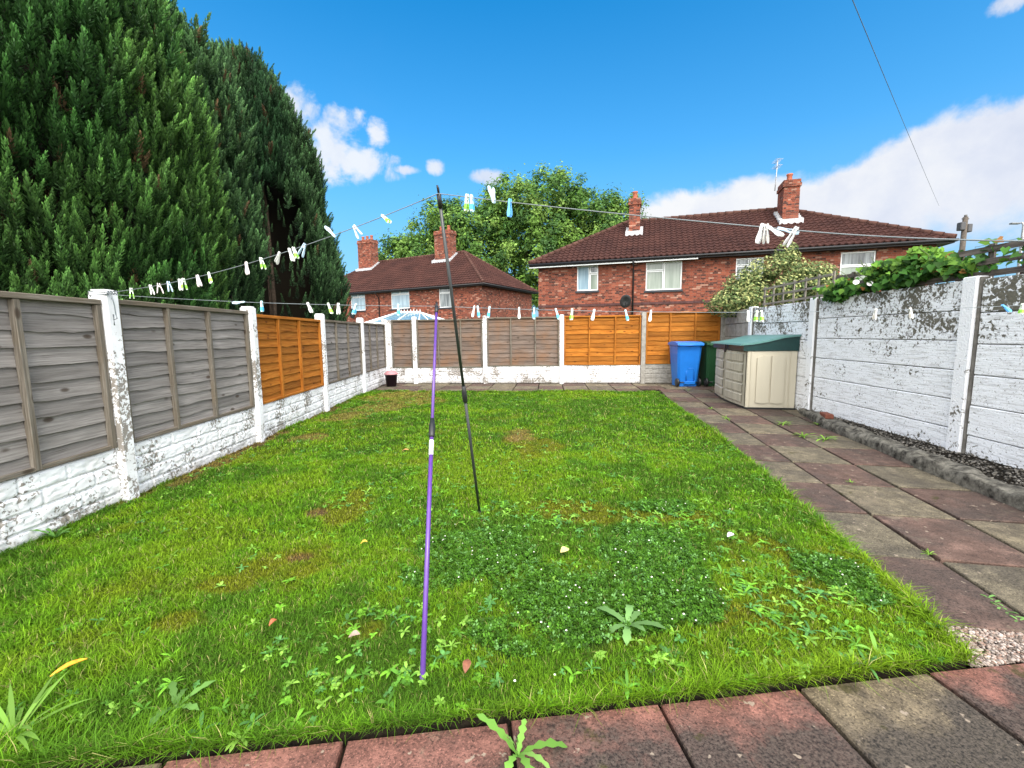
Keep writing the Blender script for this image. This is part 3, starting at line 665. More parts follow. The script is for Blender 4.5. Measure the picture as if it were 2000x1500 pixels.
# loose pebbles in the wedge between path and patio, and in the bed along the wall
def pebbles(name, pts, zf, s0, s1, cols, label):
    VV = []; FF = []; CC = []
    ico = np.array([(0,0,1),(.89,0,.45),(.28,.85,.45),(-.72,.53,.45),(-.72,-.53,.45),(.28,-.85,.45),(.72,.53,-.45),(-.28,.85,-.45),(-.89,0,-.45),(-.28,-.85,-.45),(.72,-.53,-.45),(0,0,-1)])
    fi = np.array([(0,1,2),(0,2,3),(0,3,4),(0,4,5),(0,5,1),(1,6,2),(2,7,3),(3,8,4),(4,9,5),(5,10,1),(6,7,2),(7,8,3),(8,9,4),(9,10,5),(10,6,1),(6,11,7),(7,11,8),(8,11,9),(9,11,10),(10,11,6)])
    n = len(pts); s = (s0 + (s1 - s0) * RNG.random((n, 1, 1))) * (0.7 + .6 * RNG.random((n, 1, 3))); th = RNG.random(n) * 6.28
    V = ico[None] * s * (1 + .25 * RNG.normal(0, 1, (n, 12, 1))); V[:, :, 2] *= .7
    x = V[:, :, 0] * np.cos(th)[:, None] - V[:, :, 1] * np.sin(th)[:, None]; y = V[:, :, 0] * np.sin(th)[:, None] + V[:, :, 1] * np.cos(th)[:, None]
    V = np.stack([x + pts[:, 0:1], y + pts[:, 1:2], V[:, :, 2] + np.array([zf(*p) for p in pts])[:, None]], 2)
    Fc = (fi[None] + (np.arange(n) * 12)[:, None, None]).reshape(-1, 3)
    c = np.array(cols)[RNG.integers(0, len(cols), n)] * (.7 + .6 * RNG.random((n, 1)))
    tag(link(name, fast_mesh(name, V.reshape(-1, 3), Fc, colattr(name + '_stone', .85, 0, .2, .1), np.repeat(c, 12, 0), True)), label, 'gravel', kind='stuff')
wedge = np.array([(1.79, 1.82), (1.78, 1.558), (2.62, 1.66), (2.45, 1.69)])
P = RNG.random((9000, 2)) * [.9, .4] + [1.75, 1.5]; P = P[inside(P, wedge)]
pebbles('gravel', P, lambda x, y: -.012 + random.uniform(0, .01), .004, .009, [(.26, .21, .18), (.34, .29, .26), (.12, .095, .08), (.22, .15, .12)], 'pale pinkish gravel in the wedge between slabs and lawn corner')

# ------------------------------------------------------------------ kerb + bed along the right wall
KL = [(3.28, 1.0), (3.66, 2.99), (3.90, 4.30), (4.26, 5.93), (4.60, 6.9)]
WP = [(5.45, 11.15), (5.00, 9.05), (4.73, 6.80), (4.535, 4.30), (4.36, 1.95), (4.2, -.4)]      # wall posts, far to near
def wall_x(y):
    for (xa, ya), (xb, yb) in zip(WP, WP[1:]):
        if y >= yb: return xa + (xb - xa) * (y - ya) / (yb - ya)
    return WP[-1][0]
def kerb_x(y):
    for (xa, ya), (xb, yb) in zip(KL, KL[1:]):
        if y <= yb or (xb, yb) == KL[-1]: return xa + (xb - xa) * (y - ya) / (yb - ya)
ys = np.arange(1.0, 6.95, .05); n = len(ys); prof = [(0, -.04), (.0, .06), (.010, .095), (.05, .108), (.10, .104), (.16, .106), (.22, .092), (.26, .07)]
V = np.array([(kerb_x(y) + px_ + .045 * (fbm(np.array([y * 4.]), np.array([k * .3]), 3)[0] - .5), y, z_ * (1 - .35 * sstep(6, 6.9, y)) + (.085 * (fbm(np.array([y * 6.]), np.array([k * .7 + 3]), 3)[0] - .5) if z_ > .05 else 0)) for y in ys for k, (px_, z_) in enumerate(prof)])
k = len(prof); b = (np.arange(n - 1)[:, None] * k + np.arange(k - 1)[None]).ravel()
tag(link('kerb', fast_mesh('kerb', V, np.column_stack([b, b + 1, b + k + 1, b + k]), CONC_DARK, None, True)), kind='structure')
V = np.array([(kerb_x(y) + .06 + (wall_x(y) - kerb_x(y) - .06) * t, y, .06 + .02 * t) for y in ys for t in (0, .5, 1)]); b = (np.arange(n - 1)[:, None] * 3 + np.arange(2)[None]).ravel()
tag(link('gravel_bed', fast_mesh('gravel_bed', V, np.column_stack([b, b + 1, b + 4, b + 3]), SOIL)), kind='structure')
P = RNG.random((11000, 2)) * [1.5, 5.6] + [3.3, 1.1]; P = P[[kerb_x(y) + .16 < x < wall_x(y) - .03 for x, y in P]]
pebbles('wall_gravel', P, lambda x, y: .07 + .015 * random.random(), .006, .013, [(.06, .055, .047), (.11, .10, .085), (.03, .028, .024), (.20, .185, .165)], 'dark gravel in the narrow bed between kerb and white wall')
mb = MB(); mb.box((-.11, -.05, -.03), (.11, .05, .035), .008)
tag(mb.build('brick', plain('broken_brick', (.17, .055, .035), .9, var=.3, sc=30, bump=.5), None, (4.40, 6.0, .125), 1.3), 'broken red brick lying on the kerb at the foot of the white wall', 'brick')

# ------------------------------------------------------------------ fences
def waney(wd, h, nb, seed, lip=.019):
    """overlapping horizontal boards with wavy lower edges; front faces -y"""
    rs = np.random.default_rng(seed); mb = MB(); nx = 36; xs = np.linspace(0, wd, nx + 1); eh = h / nb
    for i in range(nb):
        zt = h - i * eh + .016; zb = h - (i + 1) * eh - .004
        amp = .017 if i < nb - 1 else .002
        wob = (fbm(xs * 3.2 + rs.random() * 90, xs * 0 + i * 3.7 + seed, 3) - .5) * 2 * amp + (vnoise(xs * 11 + rs.random() * 90, xs * 0 + i) - .5) * amp * .5
        if i == 0: zt = h
        bow = (fbm(xs * 1.2 + rs.random() * 90, xs * 0 + i, 2) - .5) * .012
        o = len(mb.v)
        for k in range(nx + 1):
            zb_ = max(0.0, zb + wob[k])
            mb.v += [(xs[k], -.002 + bow[k] * .2, zt), (xs[k], -lip + bow[k], zb_), (xs[k], -lip + .012 + bow[k], zb_)]
        for k in range(nx):
            mb.face((o + 3*k, o + 3*k + 1, o + 3*k + 4, o + 3*k + 3), uv=None); mb.face((o + 3*k + 1, o + 3*k + 2, o + 3*k + 5, o + 3*k + 4))
    mb.box((0.01, .006, 0), (wd - .01, .012, h - .01))
    return mb
def rockboard(wd, h, seed, courses=4):
    rs = np.random.default_rng(seed); nx, nz = int(wd / .0085), int(h / .0085)
    xs = np.linspace(0, wd, nx + 1); zs = np.linspace(0, h, nz + 1); X, Z = np.meshgrid(xs, zs)
    ch = h / courses; row = np.clip((Z / ch).astype(int), 0, courses - 1); D = np.full(X.shape, .018)
    jz = np.minimum(Z - row * ch, (row + 1) * ch - Z)
    D += .014 * sstep(.003, .011, jz)
    for r_ in range(courses):
        xj = -rs.random() * .3; cuts = []
        while xj < wd: cuts.append(xj); xj += rs.uniform(.28, .55)
        m = row == r_; d_ = np.min([np.abs(X - c) for c in cuts], axis=0)
        D[m] -= .014 * (1 - sstep(.003, .011, d_[m]))
        idx = np.searchsorted(cuts, X[m]); D[m] += .007 * (rs.random(len(cuts) + 2)[idx] - .5)
    ed = np.minimum(np.minimum(X, wd - X), np.minimum(Z, h - Z))
    D += .013 * (fbm(X * 24 + seed * 3, Z * 48 + seed, 4) - .5) * sstep(0, .03, ed)
    V = np.stack([X, -D, Z], 2).reshape(-1, 3); k = nx + 1
    ii, jj = np.meshgrid(np.arange(nz), np.arange(nx), indexing='ij'); b = (ii * k + jj).ravel()
    Fc = np.column_stack([b, b + 1, b + k + 1, b + k])
    o = len(V); V2 = np.array([(0, -.012, 0), (wd, -.012, 0), (wd, .025, 0), (0, .025, 0), (0, -.012, h), (wd, -.012, h), (wd, .025, h), (0, .025, h)])
    F2 = np.array([(0,3,2,1),(4,5,6,7),(1,2,6,5),(2,3,7,6),(3,0,4,7)]) + o
    # lip joining the relief to the slab behind it
    return np.concatenate([V, V2]), np.concatenate([Fc, F2])
def fence(name, posts, label, cat, group, spec, hp, gh, ph, flip=1, post_w=.11):
    """posts: [(x, y, height, material)] in order of local x; spec per bay: dict(wood, battens, top, bot, board)"""
    root = empty(name, (posts[0][0], posts[0][1], 0)); tag(root, label, cat, group); rl = np.array([posts[0][0], posts[0][1], 0.0])
    for i, (x, y, ht, mt, tint) in enumerate(posts):
        a, b_ = posts[max(0, i - 1)], posts[min(len(posts) - 1, i + 1)]; ang = math.atan2(b_[1] - a[1], b_[0] - a[0])
        mb = MB(); w_ = post_w / 2
        mb.box((-w_, -.085, -.1), (w_, .05, ht - .015), .008, swap=True); mb.box((-w_ + .012, -.072, ht - .015), (w_ - .012, .038, ht), .005)
        o = mb.build('concrete_post', mt, root, np.array([x, y, 0]) - rl, ang)
        if tint: o['label'] = tint
    for i, sp in enumerate(spec):
        a, b_ = posts[i], posts[i + 1]; d_ = np.array([b_[0] - a[0], b_[1] - a[1]]); L = np.linalg.norm(d_); u = d_ / L; ang = math.atan2(d_[1], d_[0])
        wd = L - post_w - .006; p0 = np.array([a[0], a[1], 0]) + np.array([*u, 0]) * (post_w / 2 + .003) - rl
        gh_ = sp.get('gh', gh); ptop = sp['top']; h = ptop - gh_ - .012
        V, Fc = rockboard(wd, gh_, i * 7 + int(abs(posts[0][0]) * 10) + 1)
        bo = link('gravel_board', fast_mesh('gravel_board', V, Fc, sp.get('board', PEEL_BOARD)), root, p0, ang)
        wm = sp['wood']; pn = waney(wd - .01, h, sp.get('nb', 11), i * 13 + len(posts)).build('fence_panel', wm, root, p0 + np.array([*u, 0]) * .005 + np.array([0, 0, gh_ + .010]), ang, recalc=False)
        if sp.get('label'): pn['label'] = sp['label']
        fm = sp.get('frame', WOOD_RAIL if wm is not WOOD_ORANGE else WOOD_ORANGE)
        W_ = wd - .01
        for bx in sp['bat']:
            mb = MB(); x_ = bx * W_; x_ = min(max(x_, .02), W_ - .02); mb.box((x_ - .019, -.052, .004), (x_ + .019, -.012, h - .036), .003, swap=True); mb.build('batten', fm, pn)
        mb = MB(); mb.box((0, -.056, h - .034), (W_, .02, h + .004), .004); mb.build('top_rail', fm, pn)
        mb = MB(); mb.box((.04, -.046, 0), (W_ - .04, -.012, .030), .003); mb.build('bottom_rail', fm, pn) if sp.get('brail', True) else None
    return root
def topz(px, py, x, y):   # height of a picture row at a known ground point
    d_ = ray(px, py); k = math.hypot(x, y) / math.hypot(d_[0], d_[1]); return H + d_[2] * k
LP = [(-3.04, 1.43, 1.66), (-3.085, 3.33, 1.665), (-3.135, 5.22, 1.66), (-3.25, 7.42, 1.68), (-3.36, 9.70, 1.70), (-3.45, 11.85, 1.74)]
posts = [(x, y, h_, PEEL_POST, None) for x, y, h_ in LP]
B4 = [0, .30, .61, 1]
fence('boundary_fence', posts, 'long left fence of concrete posts and mostly grey timber panels below the conifers', 'fence', None,
      [dict(wood=WOOD_GREY, bat=[0, .34, .68, 1], top=1.585, nb=10, label='grey panel nearest the camera'), dict(wood=WOOD_GREY, bat=B4, top=1.60, nb=11), dict(wood=WOOD_ORANGE, bat=B4, top=1.575, nb=11, label='bright orange panel among the grey ones'), dict(wood=WOOD_GREY, bat=B4, top=1.585, nb=11), dict(wood=WOOD_GREY, bat=B4, top=1.60, nb=11)], 0, .455, 0)
bl = lambda px: None
def on_back(px):      # a ground point of the back fence's line under picture column px
    a, b_ = np.array([-3.45, 11.92]), np.array([5.45, 11.15]); d_ = ray(px, 700)[:2]
    t = (a[1] * d_[0] - a[0] * d_[1]) / ((b_[0] - a[0]) * d_[1] - (b_[1] - a[1]) * d_[0]); return a + (b_ - a) * t
bp = [on_back(p) for p in (757, 812, 948, 1097, 1255, 1408)]
BM = [PEEL_POST, PEEL_POST, PEEL_POST, WHITE_POST, CONC, CONC]
fence('back_fence', [(p[0] + (.09 if i == 0 else 0), p[1], (1.72, 1.80, 1.80, 1.80, 1.84, 1.80)[i], BM[i], ('bright white post' if i == 3 else 'bare grey post' if i == 4 else None)) for i, p in enumerate(bp)],
      'timber panel fence across the far end of the garden, behind the blue bin', 'fence', None,
      [dict(wood=WOOD_BROWN, bat=[0, 1], top=1.72, gh=.42), dict(wood=WOOD_BROWN, bat=[0, .33, .67, 1], top=1.72, gh=.42), dict(wood=WOOD_BROWN, bat=[0, .33, .67, 1], top=1.75, gh=.45), dict(wood=WOOD_ORANGE, bat=[0, .33, .67, 1], top=1.76, gh=.47, label='orange panel beside the white post'), dict(wood=WOOD_ORANGE, bat=[0, .33, .67, 1], top=1.83, gh=.49, board=CONC, label='orange panel behind the blue bin')], 0, .45, 0)

# ------------------------------------------------------------------ right wall of concrete boards
root = empty('concrete_wall', (WP[0][0], WP[0][1], 0)); tag(root, 'white painted concrete board wall with black lichen along the right side', 'wall'); rl = np.array([WP[0][0], WP[0][1], 0])
HT = 1.79
for i, (x, y) in enumerate(WP[:-1]):
    if i == 0: continue
    a, b_ = WP[max(0, i - 1)], WP[min(len(WP) - 1, i + 1)]; ang = math.atan2(b_[1] - a[1], b_[0] - a[0])
    mb = MB(); mb.box((-.075, -.085, -.1), (.075, .055, HT + .02), .01)
    mb.build('wall_post', WALL_POST, root, np.array([x, y, 0]) - rl, ang)
    mb = MB(); mb.box((.075, -.062, 0), (.092, .02, HT + .01), .003); mb.build('post_edge', CONC_MID, root, np.array([x, y, 0]) - rl, ang)
for i in range(len(WP) - 1):
    a, b_ = WP[i], WP[i + 1]; d_ = np.array([b_[0] - a[0], b_[1] - a[1]]); L = np.linalg.norm(d_); u = d_ / L; ang = math.atan2(d_[1], d_[0])
    p0 = np.array([a[0], a[1], 0]) - rl; x0, x1 = .095, L - .075
    if i == 0: x0 = .03
    off = .03 if i % 2 else 0.0
    for k in range(6):
        z0, z1 = k * .298 - off + (0 if k else -.05) , (k + 1) * .298 - off
        if k == 5: z1 = HT - (.01 if i % 2 else .0)
        mb = MB(); mb.box((x0 + .002, -.045 + random.uniform(-.006, .004), z0 + .0035), (x1 - .002, .03, z1 - .0035), .008); mb.box((x0 + .004, -.022, z0 - .006), (x1 - .004, .02, z0 + .006), mat=1)  # second box: dark strip put behind the joint for its groove shade
        mb.build('wall_panel', [CONC if i == 0 else WALL_WHITE, CONC_DARK], root, p0, ang)

# ------------------------------------------------------------------ trellis on the wall, wire mesh
def wpt(y, z, off=.03): return Vector((wall_x(y) + off, y, z))
def bar(mb, p, q, w_, t_):
    p, q = Vector(p), Vector(q); d_ = (q - p); L = d_.length; d_.normalize(); n_ = Vector((1, 0, 0)); n_ = (n_ - d_ * n_.dot(d_)).normalized(); s_ = d_.cross(n_)
    b = len(mb.v)
    for e in (p, q):
        for sa, sb in ((-1, -1), (1, -1), (1, 1), (-1, 1)): mb.v.append(tuple(e + s_ * (sa * w_ / 2) + n_ * (sb * t_ / 2)))
    for k in range(4):
        k2 = (k + 1) % 4; mb.face((b + k, b + k2, b + 4 + k2, b + 4 + k), uv=[(0, k * .03), (0, k * .03 + .03), (L, k * .03 + .03), (L, k * .03)])
    mb.face((b + 3, b + 2, b + 1, b)); mb.face((b + 4, b + 5, b + 6, b + 7))
def trellis(y0, y1, zb, zt, nv, nh, w_, label, hang=.0, wm=None):
    wm = wm or WOOD_TRELLIS
    root = empty('trellis', wpt(y0, zb)); tag(root, label, 'trellis', 'trellis lengths on the white wall'); o = wpt(y0, zb)
    for k in range(nh):
        t = k / (nh - 1); mb = MB(); bar(mb, wpt(y0, zb[0] + (zt[0] - zb[0]) * t) - o if 0 else wpt(y0, zb + (zt - zb) * t) - o, wpt(y1, zb + hang + (zt - zb) * t) - o, w_, .02); mb.build('rail', wm, root, recalc=False)
    for k in range(nv):
        y = y0 + (y1 - y0) * k / (nv - 1); dz = hang * k / (nv - 1); mb = MB(); bar(mb, wpt(y, zb + dz - .04, .055) - o, wpt(y, zt + dz + .05, .055) - o, w_, .018); mb.build('upright', wm, root, recalc=False)
trellis(8.75, 6.55, 1.84, 2.13, 7, 3, .036, 'narrow weathered trellis on the far part of the white wall below the shrub', wm=WOOD_PALE)
trellis(6.45, 3.0, 1.83, 2.06, 12, 3, .055, 'dark wooden trellis rising above the near part of the white wall, half covered by bindweed')
mb = MB(); y0, y1 = 3.2, 5.0
for k in range(16):
    y = y0 + (y1 - y0) * k / 15; mb.tube([(0, y - y0, 0), (0, y - y0, .5)], .0022, 4, cap=False)
for k in range(6): mb.tube([(0, 0, .02 + k * .095), (0, y1 - y0, .02 + k * .095)], .0022, 4, cap=False)
tag(mb.build('wire_mesh', plain('galvanised_wire', (.12, .13, .14), .5), None, (wall_x(4) + .55, y0, 1.72), -.07), 'square wire mesh panel standing behind the dark trellis', 'wire mesh')

# ------------------------------------------------------------------ bindweed, shrub
def quads_leaf(P, Nrm, size, col, heart=False, roll=None):
    n = len(P); Nrm = Nrm / np.linalg.norm(Nrm, axis=1)[:, None]
    t = RNG.normal(0, 1, (n, 3)); t[:, 2] -= .6 if heart else 0
    t -= Nrm * (t * Nrm).sum(1)[:, None]; t /= np.linalg.norm(t, axis=1)[:, None]; s_ = np.cross(Nrm, t)
    sh = [(-.12, 0, 0), (-.34, .30, .06), (.05, .50, .12), (.45, .30, .08), (.9, 0, -.12), (.45, -.30, .08), (.05, -.50, .12), (-.34, -.30, .06)] if heart else [(-.5, 0, 0), (0, .26, .07), (.5, 0, 0), (0, -.26, .07)]
    V = np.stack([P + (t * a + s_ * b + Nrm * c) * size[:, None] for a, b, c in sh], 1); k = len(sh); o = (np.arange(n) * k)[:, None]
    if heart: Fc = np.concatenate([o + [0, 1, 2, 3], o + [0, 3, 4, 4][:3] + [0][:0] if 0 else o + [0, 3, 4, 5], o + [0, 5, 6, 7]])
    else: Fc = o + [0, 1, 2, 3]
    return V.reshape(-1, 3), Fc, np.repeat(col, k, 0)
n = 3000; yy = []; zz = []
ys_ = 4.35 + 2.25 * RNG.random(n * 3)
top_ = np.interp(ys_, [4.35, 4.7, 4.95, 5.3, 5.75, 6.2, 6.6], [1.96, 2.08, 2.18, 2.13, 2.04, 2.0, 1.9]) + .22 * (fbm(ys_ * 6, ys_ * 0, 3) - .5)
bot_ = np.interp(ys_, [4.35, 5.2, 5.9, 6.2, 6.6], [1.84, 1.82, 1.80, 1.70, 1.78])
zz = bot_ + (top_ - bot_) * RNG.random(n * 3)**.8
dens = fbm(ys_ * 3.2 + 5, zz * 4.5, 3); low = np.interp(ys_, [4.35, 4.8, 5.05], [.08, .30, 1.0]); keep = (RNG.random(n * 3) < low) & (dens > .475)
ys_, zz, top_ = ys_[keep], zz[keep], top_[keep]
ext = 60; ye = 3.75 + .9 * RNG.random(ext); ys_ = np.concatenate([ys_, ye]); zz = np.concatenate([zz, 1.86 + .26 * RNG.random(ext)]); top_ = np.concatenate([top_, np.full(ext, 2.2)]); n = len(ys_)
Pv = np.column_stack([[wall_x(y) for y in ys_] + RNG.normal(.03, .075, n), ys_, zz]); Nv = np.column_stack([-.8 + RNG.normal(0, .5, n), -.6 + RNG.normal(0, .5, n), .7 + RNG.normal(0, .4, n)])
cv_ = np.array([.042, .125, .018])[None] * (.45 + 1.1 * RNG.random((n, 1))); yl = RNG.random(n) < np.clip((zz - top_ + .13) / .12, .06, .75); cv_[yl] = np.array([.12, .25, .03]) * (.7 + .5 * RNG.random((yl.sum(), 1)))
br = RNG.random(n) < .02; cv_[br] = (.30, .14, .04)
root = empty('climbing_vine', wpt(5.4, 1.8)); tag(root, 'bindweed with heart shaped leaves sprawling over the trellis on the white wall', 'climber'); o = np.array(root.location)
V, Fc, C = quads_leaf(Pv - o, Nv, .036 + .048 * RNG.random(n), cv_, True); link('leaves', fast_mesh('leaves', V, Fc, LEAF, C), root)
mb = MB()
for k in range(14):
    y = random.uniform(4.4, 6.5); pts = [Vector((wall_x(y) + random.uniform(-.05, .1), y + .5 * t + random.uniform(-.06, .06), 1.78 + .45 * t * random.uniform(.5, 1))) - Vector(o) for t in (0, .25, .5, .75, 1)]; mb.tube(pts, .004, 5, cap=False)
mb.build('stem', plain('green_stem', (.07, .10, .03), .7), root)
for (px, py) in ((1672, 552), (1699, 555)):
    p = gy(px, py, 5.55); mb = MB(); mb.lathe([(.004, -.04), (.008, -.01), (.022, .008), (.034, .014)], (0, 0, 0), 10); q = mb.build('flower', plain('white_bindweed', (.8, .78, .78), .7), root, Vector(p) - Vector(o), recalc=False); q.rotation_euler = (1.1, 0, -.6)

def crown_points(n, lobes, power=.42):
    """points through a union of ellipsoids, denser near the surface, with outward normals"""
    out = []; nr = []; wts = np.array([l[3] * l[4] + l[4] * l[5] for l in lobes]); ks = RNG.choice(len(lobes), n, p=wts / wts.sum())
    d_ = RNG.normal(0, 1, (n, 3)); d_ /= np.linalg.norm(d_, axis=1)[:, None]; r_ = RNG.random(n)**power
    Lb = np.array(lobes)[ks]; P = Lb[:, :3] + d_ * r_[:, None] * Lb[:, 3:6]; return P, d_ / Lb[:, 3:6] * Lb[:, 3:4]
sc_ = np.array([6.15, 10.45, 0.0])
lob = [(0, 0, 2.15, 1.15, .9, .55), (-.85, -.1, 2.0, .75, .7, .38), (.75, -.2, 2.2, .8, .8, .5), (.1, 0, 2.65, .8, .7, .45), (.3, 0, 3.0, .3, .3, .42), (-.5, 0, 2.4, .6, .6, .4), (1.0, -.1, 2.35, .5, .5, .42), (.8, -.2, 2.6, .5, .5, .3)]
root = empty('variegated_shrub', sc_); tag(root, 'bushy cream and green variegated shrub behind the corner of wall and orange fence', 'shrub')
P, Nn = crown_points(21000, lob, .35); nz_ = fbm(P[:, 0] * 3 + 7, P[:, 2] * 3 + P[:, 1] * 2, 3); keep = nz_ > .40; P, Nn = P[keep], Nn[keep]; n = len(P)
c = np.array([.10, .15, .05]) * (.5 + .8 * RNG.random((n, 1))); cm = RNG.random(n) < .40; c[cm] = np.array([.40, .43, .17]) * (.6 + .6 * RNG.random((cm.sum(), 1)))
V, Fc, C = quads_leaf(P, Nn * [1, 1, 1] + RNG.normal(0, .55, (n, 3)) + [0, -.2, .4], .055 + .045 * RNG.random(n), c); link('foliage', fast_mesh('foliage', V, Fc, LEAF, C), root)
mb = MB()
for k in range(7): a = k * .9; mb.tube([(0, 0, -.05), (.25 * math.cos(a), .2 * math.sin(a), 1.0), (.8 * math.cos(a), .6 * math.sin(a), 2.1)], [.03, .022, .008], 6)
mb.build('stem', BARK, root)

# ------------------------------------------------------------------ conifers
def plume_proto(nl=26, seed=3, slim=1.0):
    rs = np.random.default_rng(seed); V = []; Fq = []; T = []
    for k in range(nl):
        t = (k + .5) / nl; a = k * 2.4 + rs.normal(0, .3); L = (.135 * (1 - .5 * t) + .045) * rs.uniform(.75, 1.25); tl = .95 * (1 - .72 * t) + rs.normal(0, .16)
        d_ = np.array([math.cos(a) * math.sin(tl), math.sin(a) * math.sin(tl), math.cos(tl)]); s_ = np.array([-math.sin(a), math.cos(a), 0.0]); up = np.cross(s_, d_)
        b0 = np.array([0, 0, t * .86]) + d_ * .07 * (1 - t) * rs.uniform(.2, 1.6); w_ = L * .17 * slim
        V += [b0, b0 + d_ * L * .55 + s_ * w_ + up * .02, b0 + d_ * L, b0 + d_ * L * .55 - s_ * w_ + up * .02]; T += [t * .5, .25 + t * .6, .45 + t * .75, .25 + t * .6]; Fq.append((4*k, 4*k+1, 4*k+2, 4*k+3))
    return np.array(V), np.array(Fq), np.array(T)
PROTO = [plume_proto(64, s) for s in (1, 2, 3)]
def conifer(name, c, prof, n, size, cols, label, cull=None, lump=.16, core=True, stems=(), seed=1):
    """prof: [(z, r)] of the crown; plumes stand upright on its lumpy surface"""
    rs = np.random.default_rng(seed); zs_, rs_ = np.array(prof).T; root = empty(name, (c[0], c[1], 0)); tag(root, label, 'tree', 'conifers behind the left fence')
    N = n * 3; z = rs.uniform(zs_[0], zs_[-1], N); rr = np.interp(z, zs_, rs_); keep = rs.random(N) < rr / rs_.max() + .04; z, rr = z[keep], rr[keep]; N = len(z)
    toc = math.atan2(-c[1], -c[0]); th = toc + rs.normal(0, 1.25, N)
    lmp = fbm(th * rs_.max() * 1.1 + 40 + seed * 9, z * .75 + seed, 3) - .5; dep = rs.random(N)**1.6 * .27
    r_ = rr * (1 + lump * 2 * lmp) + .10 * (fbm(th * rs_.max() * 4 + 11, z * 2.2, 2) - .5) * 2 - dep
    if cull is not None: k = ~cull(th - toc, z, rs.random(N)); th, z, r_, dep, lmp = th[k], z[k], r_[k], dep[k], lmp[k]
    th, z, r_, dep, lmp = th[:n], z[:n], r_[:n], dep[:n], lmp[:n]; N = len(z)
    P = np.column_stack([r_ * np.cos(th), r_ * np.sin(th), z]); VV = []; FF = []; CC = []; o_ = 0
    sz = size * (.6 + .75 * rs.random(N)) * np.where(rs.random(N) < .05, 1.5, 1.0); yaw = rs.random(N) * 6.28; out = .20 + .20 * rs.normal(0, 1, N); side = .16 * rs.normal(0, 1, N)
    kind = rs.integers(0, 3, N); hue = fbm(th * rs_.max() * .8 + seed * 5, z * .6, 3)
    c0 = np.array(cols[0]); c1 = np.array(cols[1]); c2 = np.array(cols[2])
    for kx in range(3):
        m = kind == kx; V0, F0, T0 = PROTO[kx]; nm = m.sum(); ca, sa = np.cos(yaw[m])[:, None], np.sin(yaw[m])[:, None]
        x = (V0[:, 0] * ca - V0[:, 1] * sa) * .95; y = (V0[:, 0] * sa + V0[:, 1] * ca) * .95; zz_ = np.repeat(V0[None, :, 2], nm, 0)
        cx, sx = np.cos(th[m])[:, None], np.sin(th[m])[:, None]; ou = out[m][:, None] * zz_; si = side[m][:, None] * zz_
        V = np.stack([P[m, 0:1] + (x + ou * cx - si * sx) * sz[m][:, None], P[m, 1:2] + (y + ou * sx + si * cx) * sz[m][:, None], P[m, 2:3] + zz_ * sz[m][:, None]], 2)
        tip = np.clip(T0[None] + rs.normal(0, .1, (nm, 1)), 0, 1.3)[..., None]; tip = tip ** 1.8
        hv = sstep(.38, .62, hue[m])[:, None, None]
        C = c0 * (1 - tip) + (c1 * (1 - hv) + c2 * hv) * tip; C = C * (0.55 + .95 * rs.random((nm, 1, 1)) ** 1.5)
        dead = rs.random(nm) < .018; C[dead] = C[dead].mean(2, keepdims=True) * np.array([1.5, .95, .5])
        FF.append((F0[None] + (np.arange(nm) * len(V0))[:, None, None]).reshape(-1, 4) + o_); VV.append(V.reshape(-1, 3)); CC.append(C.reshape(-1, 3)); o_ += nm * len(V0)
    V, Fc, C = np.concatenate(VV), np.concatenate(FF), np.concatenate(CC)
    if core:      # added inner shell, crown's inner shade painted in as dark twig brown
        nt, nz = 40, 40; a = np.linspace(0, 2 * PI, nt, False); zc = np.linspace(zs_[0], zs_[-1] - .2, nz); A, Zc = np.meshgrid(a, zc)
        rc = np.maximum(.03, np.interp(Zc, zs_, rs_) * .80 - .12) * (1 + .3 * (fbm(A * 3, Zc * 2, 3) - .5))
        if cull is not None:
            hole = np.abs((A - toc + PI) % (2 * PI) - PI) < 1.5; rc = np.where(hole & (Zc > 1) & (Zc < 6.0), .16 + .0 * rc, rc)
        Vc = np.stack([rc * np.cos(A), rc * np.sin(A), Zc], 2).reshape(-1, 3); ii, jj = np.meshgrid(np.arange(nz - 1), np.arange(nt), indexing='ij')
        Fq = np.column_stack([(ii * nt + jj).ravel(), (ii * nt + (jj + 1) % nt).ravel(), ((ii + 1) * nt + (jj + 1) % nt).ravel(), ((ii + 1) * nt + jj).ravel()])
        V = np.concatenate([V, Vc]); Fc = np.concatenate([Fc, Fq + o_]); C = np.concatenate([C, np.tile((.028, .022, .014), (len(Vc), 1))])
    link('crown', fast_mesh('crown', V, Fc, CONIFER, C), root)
    mb = MB(); top = zs_[-1] - .4; mb.tube([(0, 0, -.05), (.02, .02, top * .4), (0, .05, top * .8), (0, 0, top)], [.17, .12, .06, .015], 9)
    mb.build('trunk', BARK, root)
    for p in stems:
        mb = MB(); mb.tube([(p[0], p[1], -.05), (p[0] * 1.05, p[1] * 1.02, 2.2), (p[0] * .8 + random.uniform(-.1, .1), p[1] * .8, 4.2), (p[0] * .5, p[1] * .5, 6.2)], [.06, .045, .03, .012], 7); mb.build('side_stem', BARK, root)
    return root
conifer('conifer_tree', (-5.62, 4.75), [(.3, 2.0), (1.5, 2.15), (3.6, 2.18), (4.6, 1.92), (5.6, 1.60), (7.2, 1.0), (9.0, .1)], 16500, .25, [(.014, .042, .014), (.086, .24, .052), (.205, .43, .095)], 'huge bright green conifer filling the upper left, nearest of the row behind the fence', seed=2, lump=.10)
conifer('conifer_tree', (-5.95, 7.6), [(.3, 1.35), (2.5, 1.5), (4.2, 1.42), (5.3, 1.25), (6.0, .95), (6.4, .5), (6.6, .1)], 6500, .30, [(.012, .034, .016), (.072, .19, .066), (.15, .31, .11)], 'blue green conifer squeezed between the huge bright conifer and the dark hollow one', seed=5, lump=.14)
